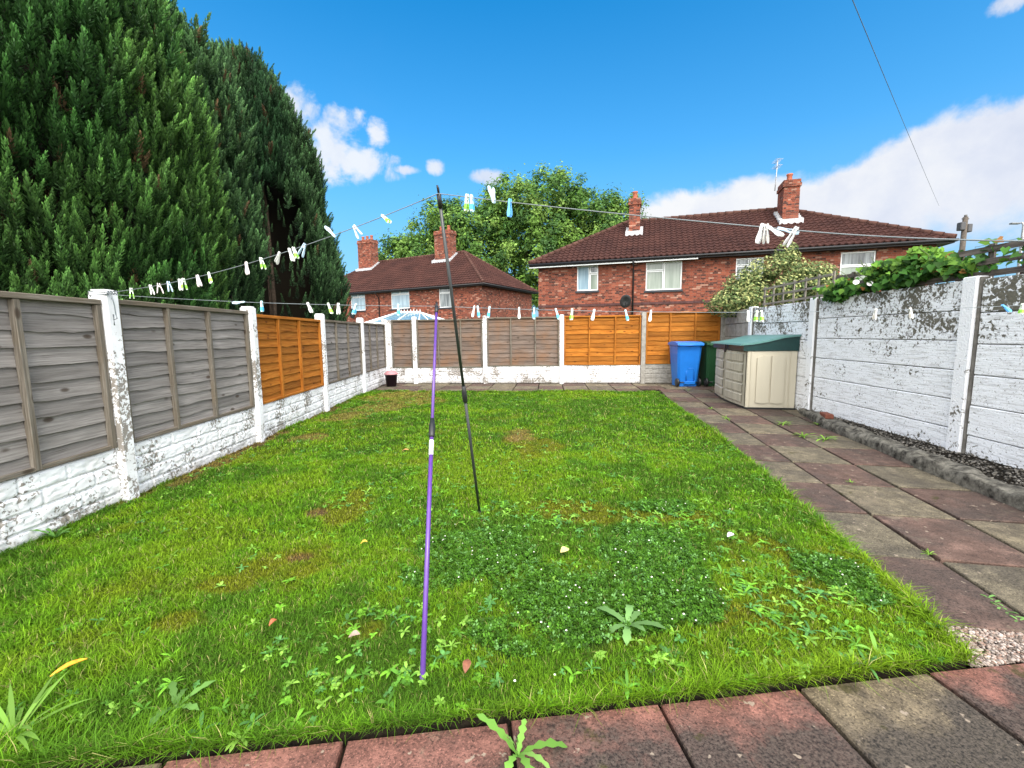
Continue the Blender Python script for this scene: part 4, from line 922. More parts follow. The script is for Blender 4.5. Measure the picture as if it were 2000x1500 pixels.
def hollow(dth, z, r_):
    dd = (dth + PI) % (2 * PI) - PI
    return (dd < .62) & (dd > -2.2) & (z < 5.0 - .8 * np.abs(dd + .4)) & (z > .2) & (r_ < .965)
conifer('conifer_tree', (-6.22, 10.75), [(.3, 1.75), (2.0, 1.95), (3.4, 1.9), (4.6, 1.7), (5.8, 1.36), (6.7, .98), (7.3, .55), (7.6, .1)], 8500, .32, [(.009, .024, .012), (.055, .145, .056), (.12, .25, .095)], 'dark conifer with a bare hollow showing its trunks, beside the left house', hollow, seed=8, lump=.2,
        stems=[(.25, -.5), (-.15, -.55), (.55, -.35), (.05, -.75), (.4, -.8), (-.4, -.35), (.75, -.6), (.2, -.95), (.6, -.9), (-.1, -.9)])

# ------------------------------------------------------------------ broadleaf trees behind the houses
def broad(name, c, lobes, ncl, nl, size, cols, label, trunk=(.45, 5)):
    root = empty(name, c); tag(root, label, 'tree'); P0, N0 = crown_points(ncl, lobes, .30)
    n = ncl * nl; k = np.repeat(np.arange(ncl), nl); cr_ = .5 + .6 * RNG.random(ncl); d_ = RNG.normal(0, .5, (n, 3)) * cr_[k][:, None]
    P = P0[k] + d_; Nr = N0[k] * .6 + d_ + RNG.normal(0, .5, (n, 3)) + [0, -.1, .4]
    cc = np.array(cols)[RNG.integers(0, len(cols), ncl)][k] * (.55 + .9 * RNG.random((n, 1)))
    V, Fc, C = quads_leaf(P, Nr, size * (.6 + .8 * RNG.random(n)), cc); link('crown', fast_mesh('crown', V, Fc, LEAF, C), root)
    mb = MB(); mb.tube([(0, 0, -.05), (.1, 0, trunk[1] * .6), (0, .1, trunk[1]), (.1, 0, trunk[1] * 1.8)], [trunk[0], trunk[0] * .8, trunk[0] * .6, .1], 9)
    for l in lobes:
        mb.tube([(0, 0, trunk[1] * .8), (l[0] * .5, l[1] * .5, (trunk[1] + l[2]) * .5), (l[0] * .9, l[1] * .9, l[2])], [trunk[0] * .5, trunk[0] * .3, .05], 6)
    mb.build('trunk', BARK, root); return root
TC = [(.078, .17, .030), (.115, .22, .036), (.175, .29, .06), (.05, .12, .028)]
broad('broadleaf_tree', (1.0, 51, 0), [(1.5, 0, 14.2, 6.2, 5.5, 5.0), (-5.5, 0, 11.5, 5.2, 5, 4.6), (-10.5, 0, 9.2, 4.2, 4, 3.6), (8.0, 0, 12.8, 5.0, 5, 4.6), (3, -1, 9.0, 8, 5, 5.5), (-5, -1, 7.0, 8, 5, 4.5), (11, 0, 11.8, 3.6, 4, 3.6), (5, 0, 16.5, 3.4, 3, 2.6), (13.5, 0, 10.5, 3.0, 3, 3), (-1.8, 0, 15.4, 3.2, 3, 2.4), (-13.2, 0, 9.6, 3.2, 3.5, 3.2), (-8.0, 0, 12.6, 4.4, 4.5, 3.6), (11.2, 0, 13.6, 3.2, 4, 3.2)], 1350, 105, .33, TC, 'large leafy green tree rising behind and between the two brick houses', (.5, 6))
broad('broadleaf_tree', (-19.6, 47, 0), [(0, 0, 6.4, 2.6, 2.4, 2.6), (-2.5, 0, 6.8, 3, 2.5, 2.5)], 90, 60, .42, [(.12, .2, .04), (.16, .23, .06), (.08, .15, .03)], 'small pale green tree peeping out between dark conifer and left house roof', (.2, 3))

# ------------------------------------------------------------------ houses
def rtiles(mb, eL, eR, rR, rL, course=.33, pitch=.26, amp=.055, step=.05):
    """interlocking tiles on the plane eL-eR (eaves) to rL-rR (ridge)"""
    eL, eR, rR, rL = map(Vector, (eL, eR, rR, rL)); U = (eR - eL); Lu = U.length; U.normalize()
    n_ = U.cross(rL - eL).normalized() if (rL - eL).length > .01 else U.cross(rR - eL).normalized()
    if n_.z < 0: n_ = -n_
    Vv = n_.cross(U).normalized()
    if Vv.z < 0: Vv = -Vv
    H_ = (rR - eR).dot(Vv); uL = (rL - eL).dot(U); uR = (rR - eL).dot(U); nr = int(H_ / course + .5); ch = H_ / nr
    for r_ in range(nr):
        v0, v1 = r_ * ch, (r_ + 1) * ch + (.02 if r_ < nr - 1 else 0)
        t0, t1 = v0 / H_, min(1, v1 / H_); a0, b0 = uL * t0, Lu + (uR - Lu) * t0; a1, b1 = uL * t1, Lu + (uR - Lu) * t1
        us = np.arange(math.floor(min(a0, a1) / (pitch / 6)), math.ceil(max(b0, b1) / (pitch / 6)) + 1) * (pitch / 6)
        o = len(mb.v); m_ = len(us)
        for u in us:
            ph = (u / pitch) % 1; hgt = amp * max(0.0, math.cos((ph - .5) * 2 * PI)) + .004
            for vv, lo, hi, lift in ((v0 - .012, a0, b0, 0.0), (v0, a0, b0, step), (v1, a1, b1, 0.0)):
                uu = min(max(u, lo), hi); mb.v.append(tuple(eL + U * uu + Vv * vv + n_ * (hgt + lift + .01)))
        for k in range(m_ - 1):
            if us[k + 1] < min(a0, a1) or us[k] > max(b0, b1): continue
            mb.face((o + 3*k, o + 3*k + 3, o + 3*k + 4, o + 3*k + 1)); mb.face((o + 3*k + 1, o + 3*k + 4, o + 3*k + 5, o + 3*k + 2))
def wall_holes(mb, L, h, holes, rev=.09):
    xs = sorted({0, L, *[q for a in holes for q in (a[0], a[1])]}); zs = sorted({0, h, *[q for a in holes for q in (a[2], a[3])]})
    for i in range(len(xs) - 1):
        for j in range(len(zs) - 1):
            cx, cz = (xs[i] + xs[i+1]) / 2, (zs[j] + zs[j+1]) / 2
            if any(a[0] < cx < a[1] and a[2] < cz < a[3] for a in holes): continue
            mb.poly([(xs[i], 0, zs[j]), (xs[i+1], 0, zs[j]), (xs[i+1], 0, zs[j+1]), (xs[i], 0, zs[j+1])])
    for x0, x1, z0, z1 in holes:
        mb.poly([(x0, 0, z0), (x0, rev, z0), (x0, rev, z1), (x0, 0, z1)]); mb.poly([(x1, 0, z0), (x1, 0, z1), (x1, rev, z1), (x1, rev, z0)])
        mb.poly([(x0, 0, z1), (x0, rev, z1), (x1, rev, z1), (x1, 0, z1)]); mb.poly([(x0, 0, z0), (x1, 0, z0), (x1, rev, z0), (x0, rev, z0)])
def window(root, x0, x1, z0, z1, layout, gm, label=None, y=.045, open_top=False):
    """layout: [(xa, xb, za, zb)] fractions of the panes"""
    fr = MB(); t = .055; W_, H_ = x1 - x0, z1 - z0
    fr.box((0, 0, 0), (t, .07, H_)); fr.box((W_ - t, 0, 0), (W_, .07, H_)); fr.box((t, .001, 0), (W_ - t, .069, t)); fr.box((t, .001, H_ - t), (W_ - t, .069, H_))
    for (a, b_, c_, d_) in layout:
        xa, xb, za, zb = a * W_, b_ * W_, c_ * H_, d_ * H_; s_ = .042; f_ = -.012
        fr.box((xa + .012, f_, za + .012), (xa + .012 + s_, .06, zb - .012)); fr.box((xb - .012 - s_, f_, za + .012), (xb - .012, .06, zb - .012))
        fr.box((xa + .012 + s_, f_ + .001, za + .012), (xb - .012 - s_, .06, za + .012 + s_)); fr.box((xa + .012 + s_, f_ + .001, zb - .012 - s_), (xb - .012 - s_, .06, zb - .012))
    wnd = fr.build('window', UPVC, root, (x0, y, z0))
    if label: wnd['label'] = label
    for i, (a, b_, c_, d_) in enumerate(layout):
        mb = MB(); mb.box((a * W_ + .04, .022, c_ * H_ + .04), (b_ * W_ - .04, .03, d_ * H_ - .04)); mb.build('pane', gm[i % len(gm)], wnd)
    mb = MB(); mb.box((-.06, -.11, -.10), (W_ + .06, .03, -.003), .008); mb.build('sill', SILL, wnd)
    return wnd
def house(name, loc, rz, L, D, eave, pitch, hipL, hipR, label, wins, pipes, chim, band=None, over=.38):
    root = empty(name, (*loc, 0), rz); tag(root, label, 'house', 'brick houses beyond the back fence')
    mb = MB(); wall_holes(mb, L, eave, [w_[:4] for w_ in wins])
    mb.poly([(L, 0, 0), (L, D, 0), (L, D, eave), (L, 0, eave)]); mb.poly([(0, D, 0), (0, 0, 0), (0, 0, eave), (0, D, eave)]); mb.poly([(L, D, 0), (0, D, 0), (0, D, eave), (L, D, eave)])
    mb.build('wall', BRICK, root, recalc=False)
    for x0, x1, z0, z1, lay, gm in wins: window(root, x0, x1, z0, z1, lay, gm)
    o = over; rise = (D / 2 + o) * math.tan(pitch); ez = eave - (.15 if band else .02); y0, y1, x0, x1 = -o, D + o, -o, L + o; ym = D / 2
    rl_, rr_ = (x0 + hipL, ym, ez + rise), (x1 - hipR, ym, ez + rise)
    mb = MB(); rtiles(mb, (x0, y0, ez), (x1, y0, ez), rr_, rl_); rtiles(mb, (x1, y0, ez), (x1, y1, ez), rr_, rr_); rtiles(mb, (x0, y1, ez), (x0, y0, ez), rl_, rl_); rtiles(mb, (x1, y1, ez), (x0, y1, ez), rl_, rr_)
    roof = mb.build('roof', TILE, root, recalc=False)
    mb = MB()
    for a, b_ in ((rl_, rr_), ((x0, y0, ez), rl_), ((x1, y0, ez), rr_), ((x1, y1, ez), rr_), ((x0, y1, ez), rl_)):
        a, b_ = Vector(a), Vector(b_); n = max(2, int((b_ - a).length / .38))
        for k in range(n):
            p, q = a.lerp(b_, k / n), a.lerp(b_, (k + .97) / n); mb.tube([p + Vector((0, 0, .05)), q + Vector((0, 0, .035))], [.125, .112], 10)
    mb.build('ridge_tiles', TILE2, roof)
    mb = MB()
    for (ax, ay, bx, by) in ((x0, y0, x1, y0 + .03), (x1 - .03, y0 + .03, x1, y1)): mb.box((ax, ay, ez - .16), (bx, by, ez - .005))
    mb.box((x0 + .01, y0 + .031, ez - .15), (x1 - .031, 0.0, ez - .12)); mb.box((L, 0.0, ez - .15), (x1 - .031, D, ez - .12))
    mb.build('fascia', FASCIA, root)
    mb = MB(); mb.tube([(x0, y0 - .06, ez - .06), (x1 + .06, y0 - .06, ez - .06), (x1 + .06, y1, ez - .06)], .055, 8); mb.build('gutter', FASCIA, root)
    if band:
        mb = MB(); mb.box((x0, y0 + .004, ez - .215), (L * .46, y0 + .028, ez - .163)); mb.build('white_fascia', UPVC, root)
    for px in pipes:
        mb = MB(); mb.tube([(px, y0 - .05, ez - .1), (px, y0 + .05, ez - .3), (px, -.06, ez - .55), (px, -.06, 0)], .04, 8); mb.build('drainpipe', FASCIA, root)
    for (cx, cy, wx, wy, ztop, pots) in chim:
        zb = ez + rise * (1 - abs(cy - ym) / (D / 2 + o)) - .9
        mb = MB(); mb.box((cx - wx/2, cy - wy/2, zb), (cx + wx/2, cy + wy/2, ztop - .32)); mb.box((cx - wx/2 - .05, cy - wy/2 - .05, ztop - .32), (cx + wx/2 + .05, cy + wy/2 + .05, ztop - .17)); mb.box((cx - wx/2 - .02, cy - wy/2 - .02, ztop - .17), (cx + wx/2 + .02, cy + wy/2 + .02, ztop))
        ch = mb.build('chimney', BRICK, roof)
        for k in range(pots):
            px = cx + (k - (pots - 1) / 2) * wx / max(1, pots); mb = MB(); mb.lathe([(.15, 0), (.13, .06), (.11, .32), (.14, .36), (.14, .42), (.10, .42), (.10, .1)], (px, cy, ztop - .01), 14); mb.build('chimney_pot', TERRA, roof)
        mb = MB(); f = lambda yy_: ez + rise * (1 - abs(yy_ - ym) / (D / 2 + o))
        y_a, y_b = cy - wy/2 - .02, cy + wy/2
        mb.box((cx - wx/2 - .16, y_a - .22, f(y_a) - .12), (cx + wx/2 + .16, y_a, f(y_a) + .14))
        for s_ in (-1, 1):
            xa = cx + s_ * (wx/2 + .004); xb = xa + s_ * .15; n_ = 5
            for k in range(n_):
                ya, yb = y_a + (min(ym, y_b) - y_a) * k / n_, y_a + (min(ym, y_b) - y_a) * (k + 1) / n_
                mb.box((min(xa, xb), ya, f(ya) - .06), (max(xa, xb), yb - .004, f(yb) + .10))
        mb.build('flashing', LEAD, roof)
    if band:
        mb = MB(); mb.box((.0, -.03, band - .06), (L, -.002, band + .06)); mb.build('string_course', plain('dark_brick_band', (.07, .03, .028), .9, var=.4, sc=8), root)
    return root
TILE2 = tile('ridge_tile_brown', (.06, .03, .024), (.10, .05, .04))
def local(loc, rz, px, py, yl=0.0):
    """where the sight line through a picture point meets the plane y = yl of a house's own frame"""
    c_, s_ = math.cos(rz), math.sin(rz); e = np.array([-loc[0], -loc[1]]); d_ = ray(px, py)
    ex, ey = c_ * e[0] + s_ * e[1], -s_ * e[0] + c_ * e[1]; dx, dy = c_ * d_[0] + s_ * d_[1], -s_ * d_[0] + c_ * d_[1]
    t = (yl - ey) / dy; return ex + dx * t, H + d_[2] * t
# right-hand house
RLOC = (1.42, 23.0); RRZ = math.atan2(-5.2, 16.4); RL = 16.5
def rw(a, b_, c_, d_):
    xa, z1 = local(RLOC, RRZ, a, c_); xb, z0 = local(RLOC, RRZ, b_, d_); return xa, xb, z0, z1
LAY2 = [(0, .6, 0, 1), (.6, 1, .68, 1), (.6, 1, 0, .68)]; LAYB = [(0, .5, .70, 1), (0, .5, 0, .70), (.5, 1, 0, 1)]
w1 = rw(1127, 1168, 520, 567); w2 = rw(1262, 1331, 513, 565); w3 = rw(1438, 1490, 505, 550); w4 = rw(1643, 1707, 493, 550)
REAVE = 5.0
def clampw(w_): return (w_[0], w_[1], w_[2], min(w_[3], REAVE - .14))
ch1 = local(RLOC, RRZ, 1239, 440, 2.3); ch2 = local(RLOC, RRZ, 1543, 420, 2.3)
hr = house('brick_house', RLOC, RRZ, RL, 7.6, REAVE, R(32), 4.6, 5.0, 'long red brick house with brown hipped tile roof, on the right beyond the orange panels',
      [(*clampw(w1), LAY2, [GLASS_BLUE, GLASS_DARK, GLASS_BLIND]), (*clampw(w2), LAYB, [GLASS_BLIND]), (*clampw(w3), LAYB, [GLASS_DARK]), (*clampw(w4), [(0, 1, .55, 1), (0, 1, 0, .55)], [GLASS_DARK, GLASS_BLIND])],
      [local(RLOC, RRZ, 1237, 540)[0]], [(ch1[0], 2.55, .56, .62, local(RLOC, RRZ, 1238, 388, 2.3)[1], 1), (ch2[0], 2.75, .68, 1.05, local(RLOC, RRZ, 1541, 352, 2.3)[1], 1)], band=local(RLOC, RRZ, 1150, 596)[1])
LLOC_C = np.array([-2.07, 31.5]); ldir = np.array([.876, -.482]); LLEN = 18.4; LLOC = tuple(LLOC_C - ldir * LLEN); LRZ = math.atan2(ldir[1], ldir[0])
def lw(a, b_, c_, d_):
    xa, z1 = local(LLOC, LRZ, a, c_); xb, z0 = local(LLOC, LRZ, b_, d_); return xa, xb, z0, min(z1, 5.0)
LAYL = [(0, .5, .72, 1), (.5, 1, .72, 1), (0, 1, 0, .72)]
LE = local(LLOC, LRZ, 940, 553)[1]
lc1 = local(LLOC, LRZ, 719, 500, 3.4); lc2 = local(LLOC, LRZ, 870, 490, 3.4)
house('brick_house', LLOC, LRZ, LLEN, 8.0, LE, R(36), 4.2, 4.6, 'smaller red brick house with two wide chimneys, next to the dark conifer',
      [(*lw(684, 714, 568, 606), LAYL, [GLASS_BLUE]), (*lw(763, 800, 564, 602), LAYL, [GLASS_BLUE]), (*lw(857, 885, 559, 600), [(0, 1, .68, 1), (0, 1, 0, .68)], [GLASS_DARK]), (*lw(622, 634, 572, 606), LAYL, [GLASS_BLUE])],
      [local(LLOC, LRZ, 665, 590)[0], local(LLOC, LRZ, 741, 590)[0]],
      [(lc1[0], 3.4, 1.65, .9, local(LLOC, LRZ, 719, 470, 3.4)[1], 3), (lc2[0], 3.4, 1.55, .9, local(LLOC, LRZ, 870, 452, 3.4)[1], 2)])
def dish(px, py, Y, r_, label, rz=0.0):
    p = gy(px, py, Y); root = empty('satellite_dish', p, rz); tag(root, label, 'satellite dish', 'satellite dishes on the houses'); mb = MB(); mb.lathe([(0.001, .0), (r_ * .5, .02), (r_, .08), (r_ * .98, .09), (r_ * .5, .035), (.001, .015)], (0, 0, 0), 20, sy=1.25)
    dm = mb.build('reflector', PLASTIC_BLACK, root, recalc=False); dm.rotation_euler = (1.75, .25, 0); mb = MB(); mb.tube([(0, .05, 0), (.0, .28, -.12), (0, .55, -.12)], .02, 6); mb.tube([(0, 0, -.2), (0, -.3, -.05)], .012, 6); mb.build('bracket', PLASTIC_BLACK, root)
pd = local(RLOC, RRZ, 1222, 588); c_, s_ = math.cos(RRZ), math.sin(RRZ)
def rworld(x, y): return RLOC[0] + c_ * x - s_ * y, RLOC[1] + s_ * x + c_ * y
q = rworld(pd[0], -.5); dish(1222, 588, q[1], .26, 'dark satellite dish beside the drainpipe of the right house', RRZ)
pl = local(LLOC, LRZ, 689, 611); q = (LLOC[0] + math.cos(LRZ) * pl[0] + math.sin(LRZ) * .5, LLOC[1] + math.sin(LRZ) * pl[0] - math.cos(LRZ) * .5); dish(689, 612, q[1], .36, 'dark satellite dish below a window of the left house, just above the fence', LRZ)
# television aerial on the right-hand chimney
q = rworld(ch2[0] - .5, 3.2); root = empty('tv_aerial', (q[0], q[1], local(RLOC, RRZ, 1521, 372, 3.2)[1])); tag(root, 'thin television aerial on a mast beside the tall chimney of the right house', 'aerial'); hA = local(RLOC, RRZ, 1524, 312, 3.2)[1] - root.location.z
mb = MB(); mb.tube([(0, 0, 0), (.06, 0, hA)], .022, 6); mb.build('mast', LEAD, root)
mb = MB()
for zf in (.78, .97):
    mb.tube([(-.05, -.35, hA * zf), (.12, .35, hA * zf)], .012, 5)
    for k in range(5): mb.tube([(-.03 + .03 * k - .18, -.3 + .14 * k, hA * zf), (-.03 + .03 * k + .18, -.3 + .14 * k, hA * zf)], .008, 4)
mb.build('antenna', LEAD, root)

# conservatory behind the back fence
cp = gy(778, 625, 24.0); root = empty('conservatory', (cp[0], cp[1], 0), -.2); tag(root, 'white framed glass conservatory roof showing above the back fence before the left house', 'conservatory')
az_ = gy(778, 610, 24.0)[2]; ez_ = az_ - .62; wv = 1.75; rgl = 1.15
pts = [(-wv, -.9), (-wv * .45, -1.75), (wv * .45 + rgl, -1.75), (wv + rgl, -.9), (wv + rgl, 1.5), (-wv, 1.5)]
mb = MB(); apexA, apexB = Vector((0, 0, az_)), Vector((rgl, .3, az_)); gl = MB()
for i in range(len(pts)):
    p, q = Vector((*pts[i], ez_)), Vector((*pts[(i + 1) % len(pts)], ez_)); ap = apexA if p.x + q.x < rgl * 2 else apexB; ap2 = apexA if i in (0, 1, 5) else apexB
    a_ = apexA if pts[i][0] < rgl / 2 else apexB; b2 = apexA if pts[(i + 1) % len(pts)][0] < rgl / 2 else apexB
    mb.tube([p, a_], .03, 6); mb.tube([p, q], .04, 6); mid = p.lerp(q, .5); mb.tube([mid, a_.lerp(b2, .5)], .022, 6); mb.tube([(p.x, p.y, 0), p], .06, 6)
    gl.poly([p, q, b2, a_] if a_ != b2 else [p, q, a_]); gl.poly([(p.x, p.y, 0), (q.x, q.y, 0), q, p])
mb.tube([apexA, apexB], .06, 6)
for k in range(8): mb.tube([apexA.lerp(apexB, k / 7), apexA.lerp(apexB, k / 7) + Vector((0, 0, .16))], [.03, .008], 5)
mb.build('frame', UPVC, root); gl.build('glazing', glass('conservatory_glass', (.07, .12, .145), (.15, .23, .26)), root, recalc=False)

# ------------------------------------------------------------------ bins
def wheelie(loc, rz, col, label, name):
    root = empty('wheelie_bin', loc, rz); tag(root, label, 'bin', 'wheelie bins by the back fence')
    m = plain(name, col, .38, .45, var=.08, sc=5); d_ = tuple(k * .75 for k in col); m2 = plain(name + '_lid', col, .35, .45, var=.05)
    mb = MB(); n = 5; secs = [(.0, .235, .24), (.10, .235, .245), (.62, .27, .30), (.97, .288, .335), (.975, .30, .35), (1.0, .30, .35)]
    def ring(z, hw, hd):
        k = .05; return [(-hw + k, -hd, z), (hw - k, -hd, z), (hw, -hd + k, z), (hw, hd - k, z), (hw - k, hd, z), (-hw + k, hd, z), (-hw, hd - k, z), (-hw, -hd + k, z)]
    o = 0
    for z, hw, hd in secs: mb.v += ring(z, hw, hd)
    for i in range(len(secs) - 1):
        for k in range(8):
            k2 = (k + 1) % 8; mb.face((8*i + k, 8*i + k2, 8*i + 8 + k2, 8*i + 8 + k))
    mb.face(range(7, -1, -1)); bd = mb.build('body', m, root)
    mb = MB()      # raised handle loop moulded on the rear face, axle housing
    arch = [(-.09, -.285, .10), (-.095, -.292, .36), (-.06, -.300, .44), (.06, -.300, .44), (.095, -.292, .36), (.09, -.285, .10)]
    mb.tube([Vector(p) + Vector((.04, .022, 0)) for p in arch], .012, 6); mb.box((-.10, -.285, .05), (.17, -.23, .13), .01); mb.build('moulding', m, root)
    mb = MB()
    pr = [(-.37, 1.0), (-.36, 1.045), (-.2, 1.075), (.15, 1.085), (.36, 1.05), (.37, 1.0)]
    mb.prism([(a, z) for a, z in pr], 0, -.31, .31); lid = mb.build('lid', m2, root)
    mb = MB(); mb.tube([(-.26, -.41, 1.0), (.26, -.41, 1.0)], .016, 8)
    for x in (-.26, 0, .26): mb.box((x - .02, -.42, .985), (x + .02, -.33, 1.02), .004)
    mb.build('handle', m, root)
    for s_ in (-1, 1):
        mb = MB(); mb.tube([(s_ * .235, -.255, .10), (s_ * .285, -.255, .10)], .10, 18); wh = mb.build('wheel', PLASTIC_BLACK, root); mb = MB(); mb.tube([(s_ * .286, -.255, .10), (s_ * .292, -.255, .10)], .045, 12); mb.build('hub', plain('wheel_hub', (.05, .05, .05), .5), wh)
    mb = MB(); mb.tube([(-.24, -.255, .10), (.24, -.255, .10)], .012, 8); mb.build('axle', POLE_BLACK, root)
    return root
wheelie((4.28, 10.75, 0), -.03, (.012, .16, .58), 'bright blue wheelie bin with its wheels towards the garden, before the orange panel', 'blue_plastic')
wheelie((4.98, 10.75, 0), -.03, (.012, .06, .022), 'dark green wheelie bin half hidden between blue bin and storage box', 'green_plastic')

# ------------------------------------------------------------------ storage box
P0 = np.array([3.955, 7.30]); P1 = np.array([4.70, 7.16]); sang = math.atan2(*(P1 - P0)[::-1]); root = empty('storage_box', (P0[0], P0[1], 0), sang)
tag(root, 'beige plastic garden storage box with sloping dark green lid on the slabs', 'storage box')
SD, SL = .765, 1.86      # depth (x), length (y); the doors face -x
def beige(name, grime):
    g = G(name); o = g.tc('Object'); n = g.noise(g.map(o, (14, 14, 1.6)), 1.0, 5, .6); f = g.noise(o, 70, 3)
    c = g.mix(g.ramp(n, [(.42, 0), (.68, grime)]), (.46, .425, .335), (.15, .135, .11)); c = g.mix(g.ramp(f, [(.55, 0), (.75, grime * .6)]), c, (.25, .22, .18))
    return g.set(c, .5, g.bump(f, .15, .002), .4)
BEI = beige('beige_plastic', .06); BEI2 = beige('grimy_beige_plastic', .42); TEAL = plain('teal_plastic', (.002, .029, .028), .42, .4, var=.15); TEAL2 = plain('teal_lid_sky_sheen', (.085, .20, .19), .4, .5, var=.12, sc=5)  # lid teal lightened, the sky's reflection put into its base colour
def ztop(x): return .95
mb = MB(); mb.box((.0, .0, .02), (SD, SL, .985), .012); mb.build('body', BEI, root)
mb = MB(); mb.box((-.012, -.012, 0), (SD + .012, SL + .012, .03), .004); mb.prism([(-.008, SL - .02), (-.085, SL / 2), (-.008, .02)], 2, .0, .03); mb.build('base', PLASTIC_BLACK, root)
# side facing the camera: raised arched panels
mb = MB()
for xa, xb, fl in ((.15, .345, 0), (.375, .57, 1)):
    zt0, zt1 = (.87, .90) if not fl else (.90, .87)
    mb.prism([(xa, .12), ((xa + xb) / 2, .095 if 0 else .10), (xb, .12), (xb, zt1), ((xa + xb) / 2, .905), (xa, zt0)], 1, -.022, .004)
for x in (.06, .66): mb.box((x - .004, -.012, .04), (x + .004, .003, .97))
mb.box((.60, -.007, .04), (.64, .003, .97), .002); mb.build('side_panel', BEI, root)
for s_, (ya, yb) in enumerate(((.02, SL / 2 - .006), (SL / 2 + .006, SL - .02))):      # two bowed doors
    mb = MB(); n = 6; bow = lambda y: -.012 - .07 * math.sin(PI * min(1, max(0, y / SL)))
    ys_ = np.linspace(ya, yb, n + 1)
    for i in range(n):
        a, b_ = ys_[i], ys_[i + 1]; o = len(mb.v)
        mb.v += [(bow(a), a, .04), (bow(b_), b_, .04), (bow(b_), b_, .965), (bow(a), a, .965), (.0, a, .04), (.0, b_, .04), (.0, b_, .965), (.0, a, .965)]
        for q in ((0, 3, 2, 1), (4, 5, 6, 7), (0, 1, 5, 4), (3, 7, 6, 2)): mb.face([o + k for k in q])
    dr_ = mb.build('door', BEI2, root)
    mb = MB()
    for k in range(5):
        z0 = .09 + k * .175; a, b_ = ya + .08, yb - .08
        for i in range(5):
            p, q = a + (b_ - a) * i / 5, a + (b_ - a) * (i + 1) / 5; o = len(mb.v)
            for yy_ in (p, q):
                for dx, z_ in ((-.001, z0), (-.016, z0 + .012), (-.016, z0 + .135), (-.001, z0 + .150)): mb.v.append((bow(yy_) + dx, yy_, z_))
            for k2 in range(3): mb.face((o + k2, o + k2 + 1, o + 5 + k2, o + 4 + k2))
    mb.build('louvre_panel', BEI2, dr_)
# hood: green upper part whose top rises to the wall, lid on it
prof = [(-.09, .985), (-.09, 1.085), (.06, 1.085), (.30, 1.13), (.55, 1.195), (SD + .01, 1.215), (SD + .01, .985)]
mb = MB(); mb.prism([(a + (.02 if a < 0 else 0), z) for a, z in prof], 1, -.014, SL + .014); mb.build('hood', TEAL, root)
mb = MB(); up_ = [(-.125, 1.075), (-.10, 1.105), (.05, 1.118), (.30, 1.165), (.55, 1.228), (SD + .02, 1.252), (SD + .02, 1.222), (.55, 1.198), (.30, 1.133), (.06, 1.088)]
mb.prism(up_, 1, -.035, SL + .035); mb.build('lid', TEAL2, root)
mb = MB(); mb.box((-.115, SL / 2 - .03, .93), (-.085, SL / 2 + .03, 1.07), .005); mb.build('latch', PLASTIC_BLACK, root)

# bucket in the far left corner
p = gz(765, 747); p = np.array([-3.12, 11.2, 0]); root = empty('lidded_bucket', p); tag(root, 'dark purple bucket with a pink lid in the far left corner of the fences', 'bucket')
mb = MB(); mb.lathe([(.001, 0), (.125, 0), (.155, .30), (.165, .30), (.165, .325)], (0, 0, 0), 20); mb.build('body', plain('dark_purple_plastic', (.022, .010, .016), .45), root)
mb = MB(); mb.lathe([(.175, .31), (.172, .345), (.14, .36), (.10, .40), (.001, .41)], (0, 0, 0), 20); mb.build('lid', plain('pink_lid', (.42, .20, .22), .5), root)

# ------------------------------------------------------------------ washing lines, props, pegs
def sag(a, b_, s_, n=40): return [np.array(a) * (1 - t) + np.array(b_) * t - np.array([0, 0, s_ * 4 * t * (1 - t)]) for t in np.linspace(0, 1, n + 1)]
A = np.array([-2.99, 3.29, topz(222, 572, -2.99, 3.29)])
BT = gy(856, 378, 2.2); BP = gy(855, 364, 2.2)
C1 = gy(1495, 444, 1.5); D1 = gy(2000, 471, 1.06); E1 = D1 + (D1 - C1) * 9; E1[2] = 1.9
line1 = sag(A, BT, .075) + sag(BT, C1, .006)[1:] + sag(C1, D1, .008)[1:] + sag(D1, E1, .12)[1:]
PT = gy(853, 598, 2.9)
R2 = gy(2000, 596, 3.1); R3 = np.array([wall_x(3.0) - .05, 3.0, 1.50])
M2 = gy(1100, 607, 2.95)
line2 = sag(A - [0, 0, .012], PT, .02) + sag(PT, R2, .045)[1:] + sag(R2, R3, .0)[1:]
def line_obj(pts, label):
    mb = MB(); o = pts[0]; mb.tube([p - o for p in pts], .0021, 6); return tag(mb.build('washing_line', LINE, None, o), label, 'washing line', 'washing lines')
line_obj(line1, 'upper grey washing line running from the left post over the black prop to the right')
line_obj(line2, 'lower grey washing line running from the left post over the purple prop')
mb = MB(); k0 = A
mb.tube([(-.15, .0, -.01), (-.06, -.09, .0), (.0, -.02, .0)], .004, 6); mb.tube([(-.15, .02, -.03), (-.06, -.085, -.025), (.0, .0, -.012)], .004, 6)
mb.tube([(.0, 0, 0), (.03, -.01, -.02), (.035, 0, -.09), (.03, .01, -.16), (.045, 0, -.19), (.02, 0, -.20), (.02, 0, -.16), (.01, .01, -.24)], .004, 6)
for k in range(4): mb.tube([(.02 * k, .012 * math.cos(j), .012 * math.sin(j)) for j in (0, 1.57, 3.14, 4.71, 6.28)], .004, 5)
tag(mb.build('line_knot', LINE, None, k0), 'knotted grey cord with a dangling end tied to the left concrete post', 'cord')

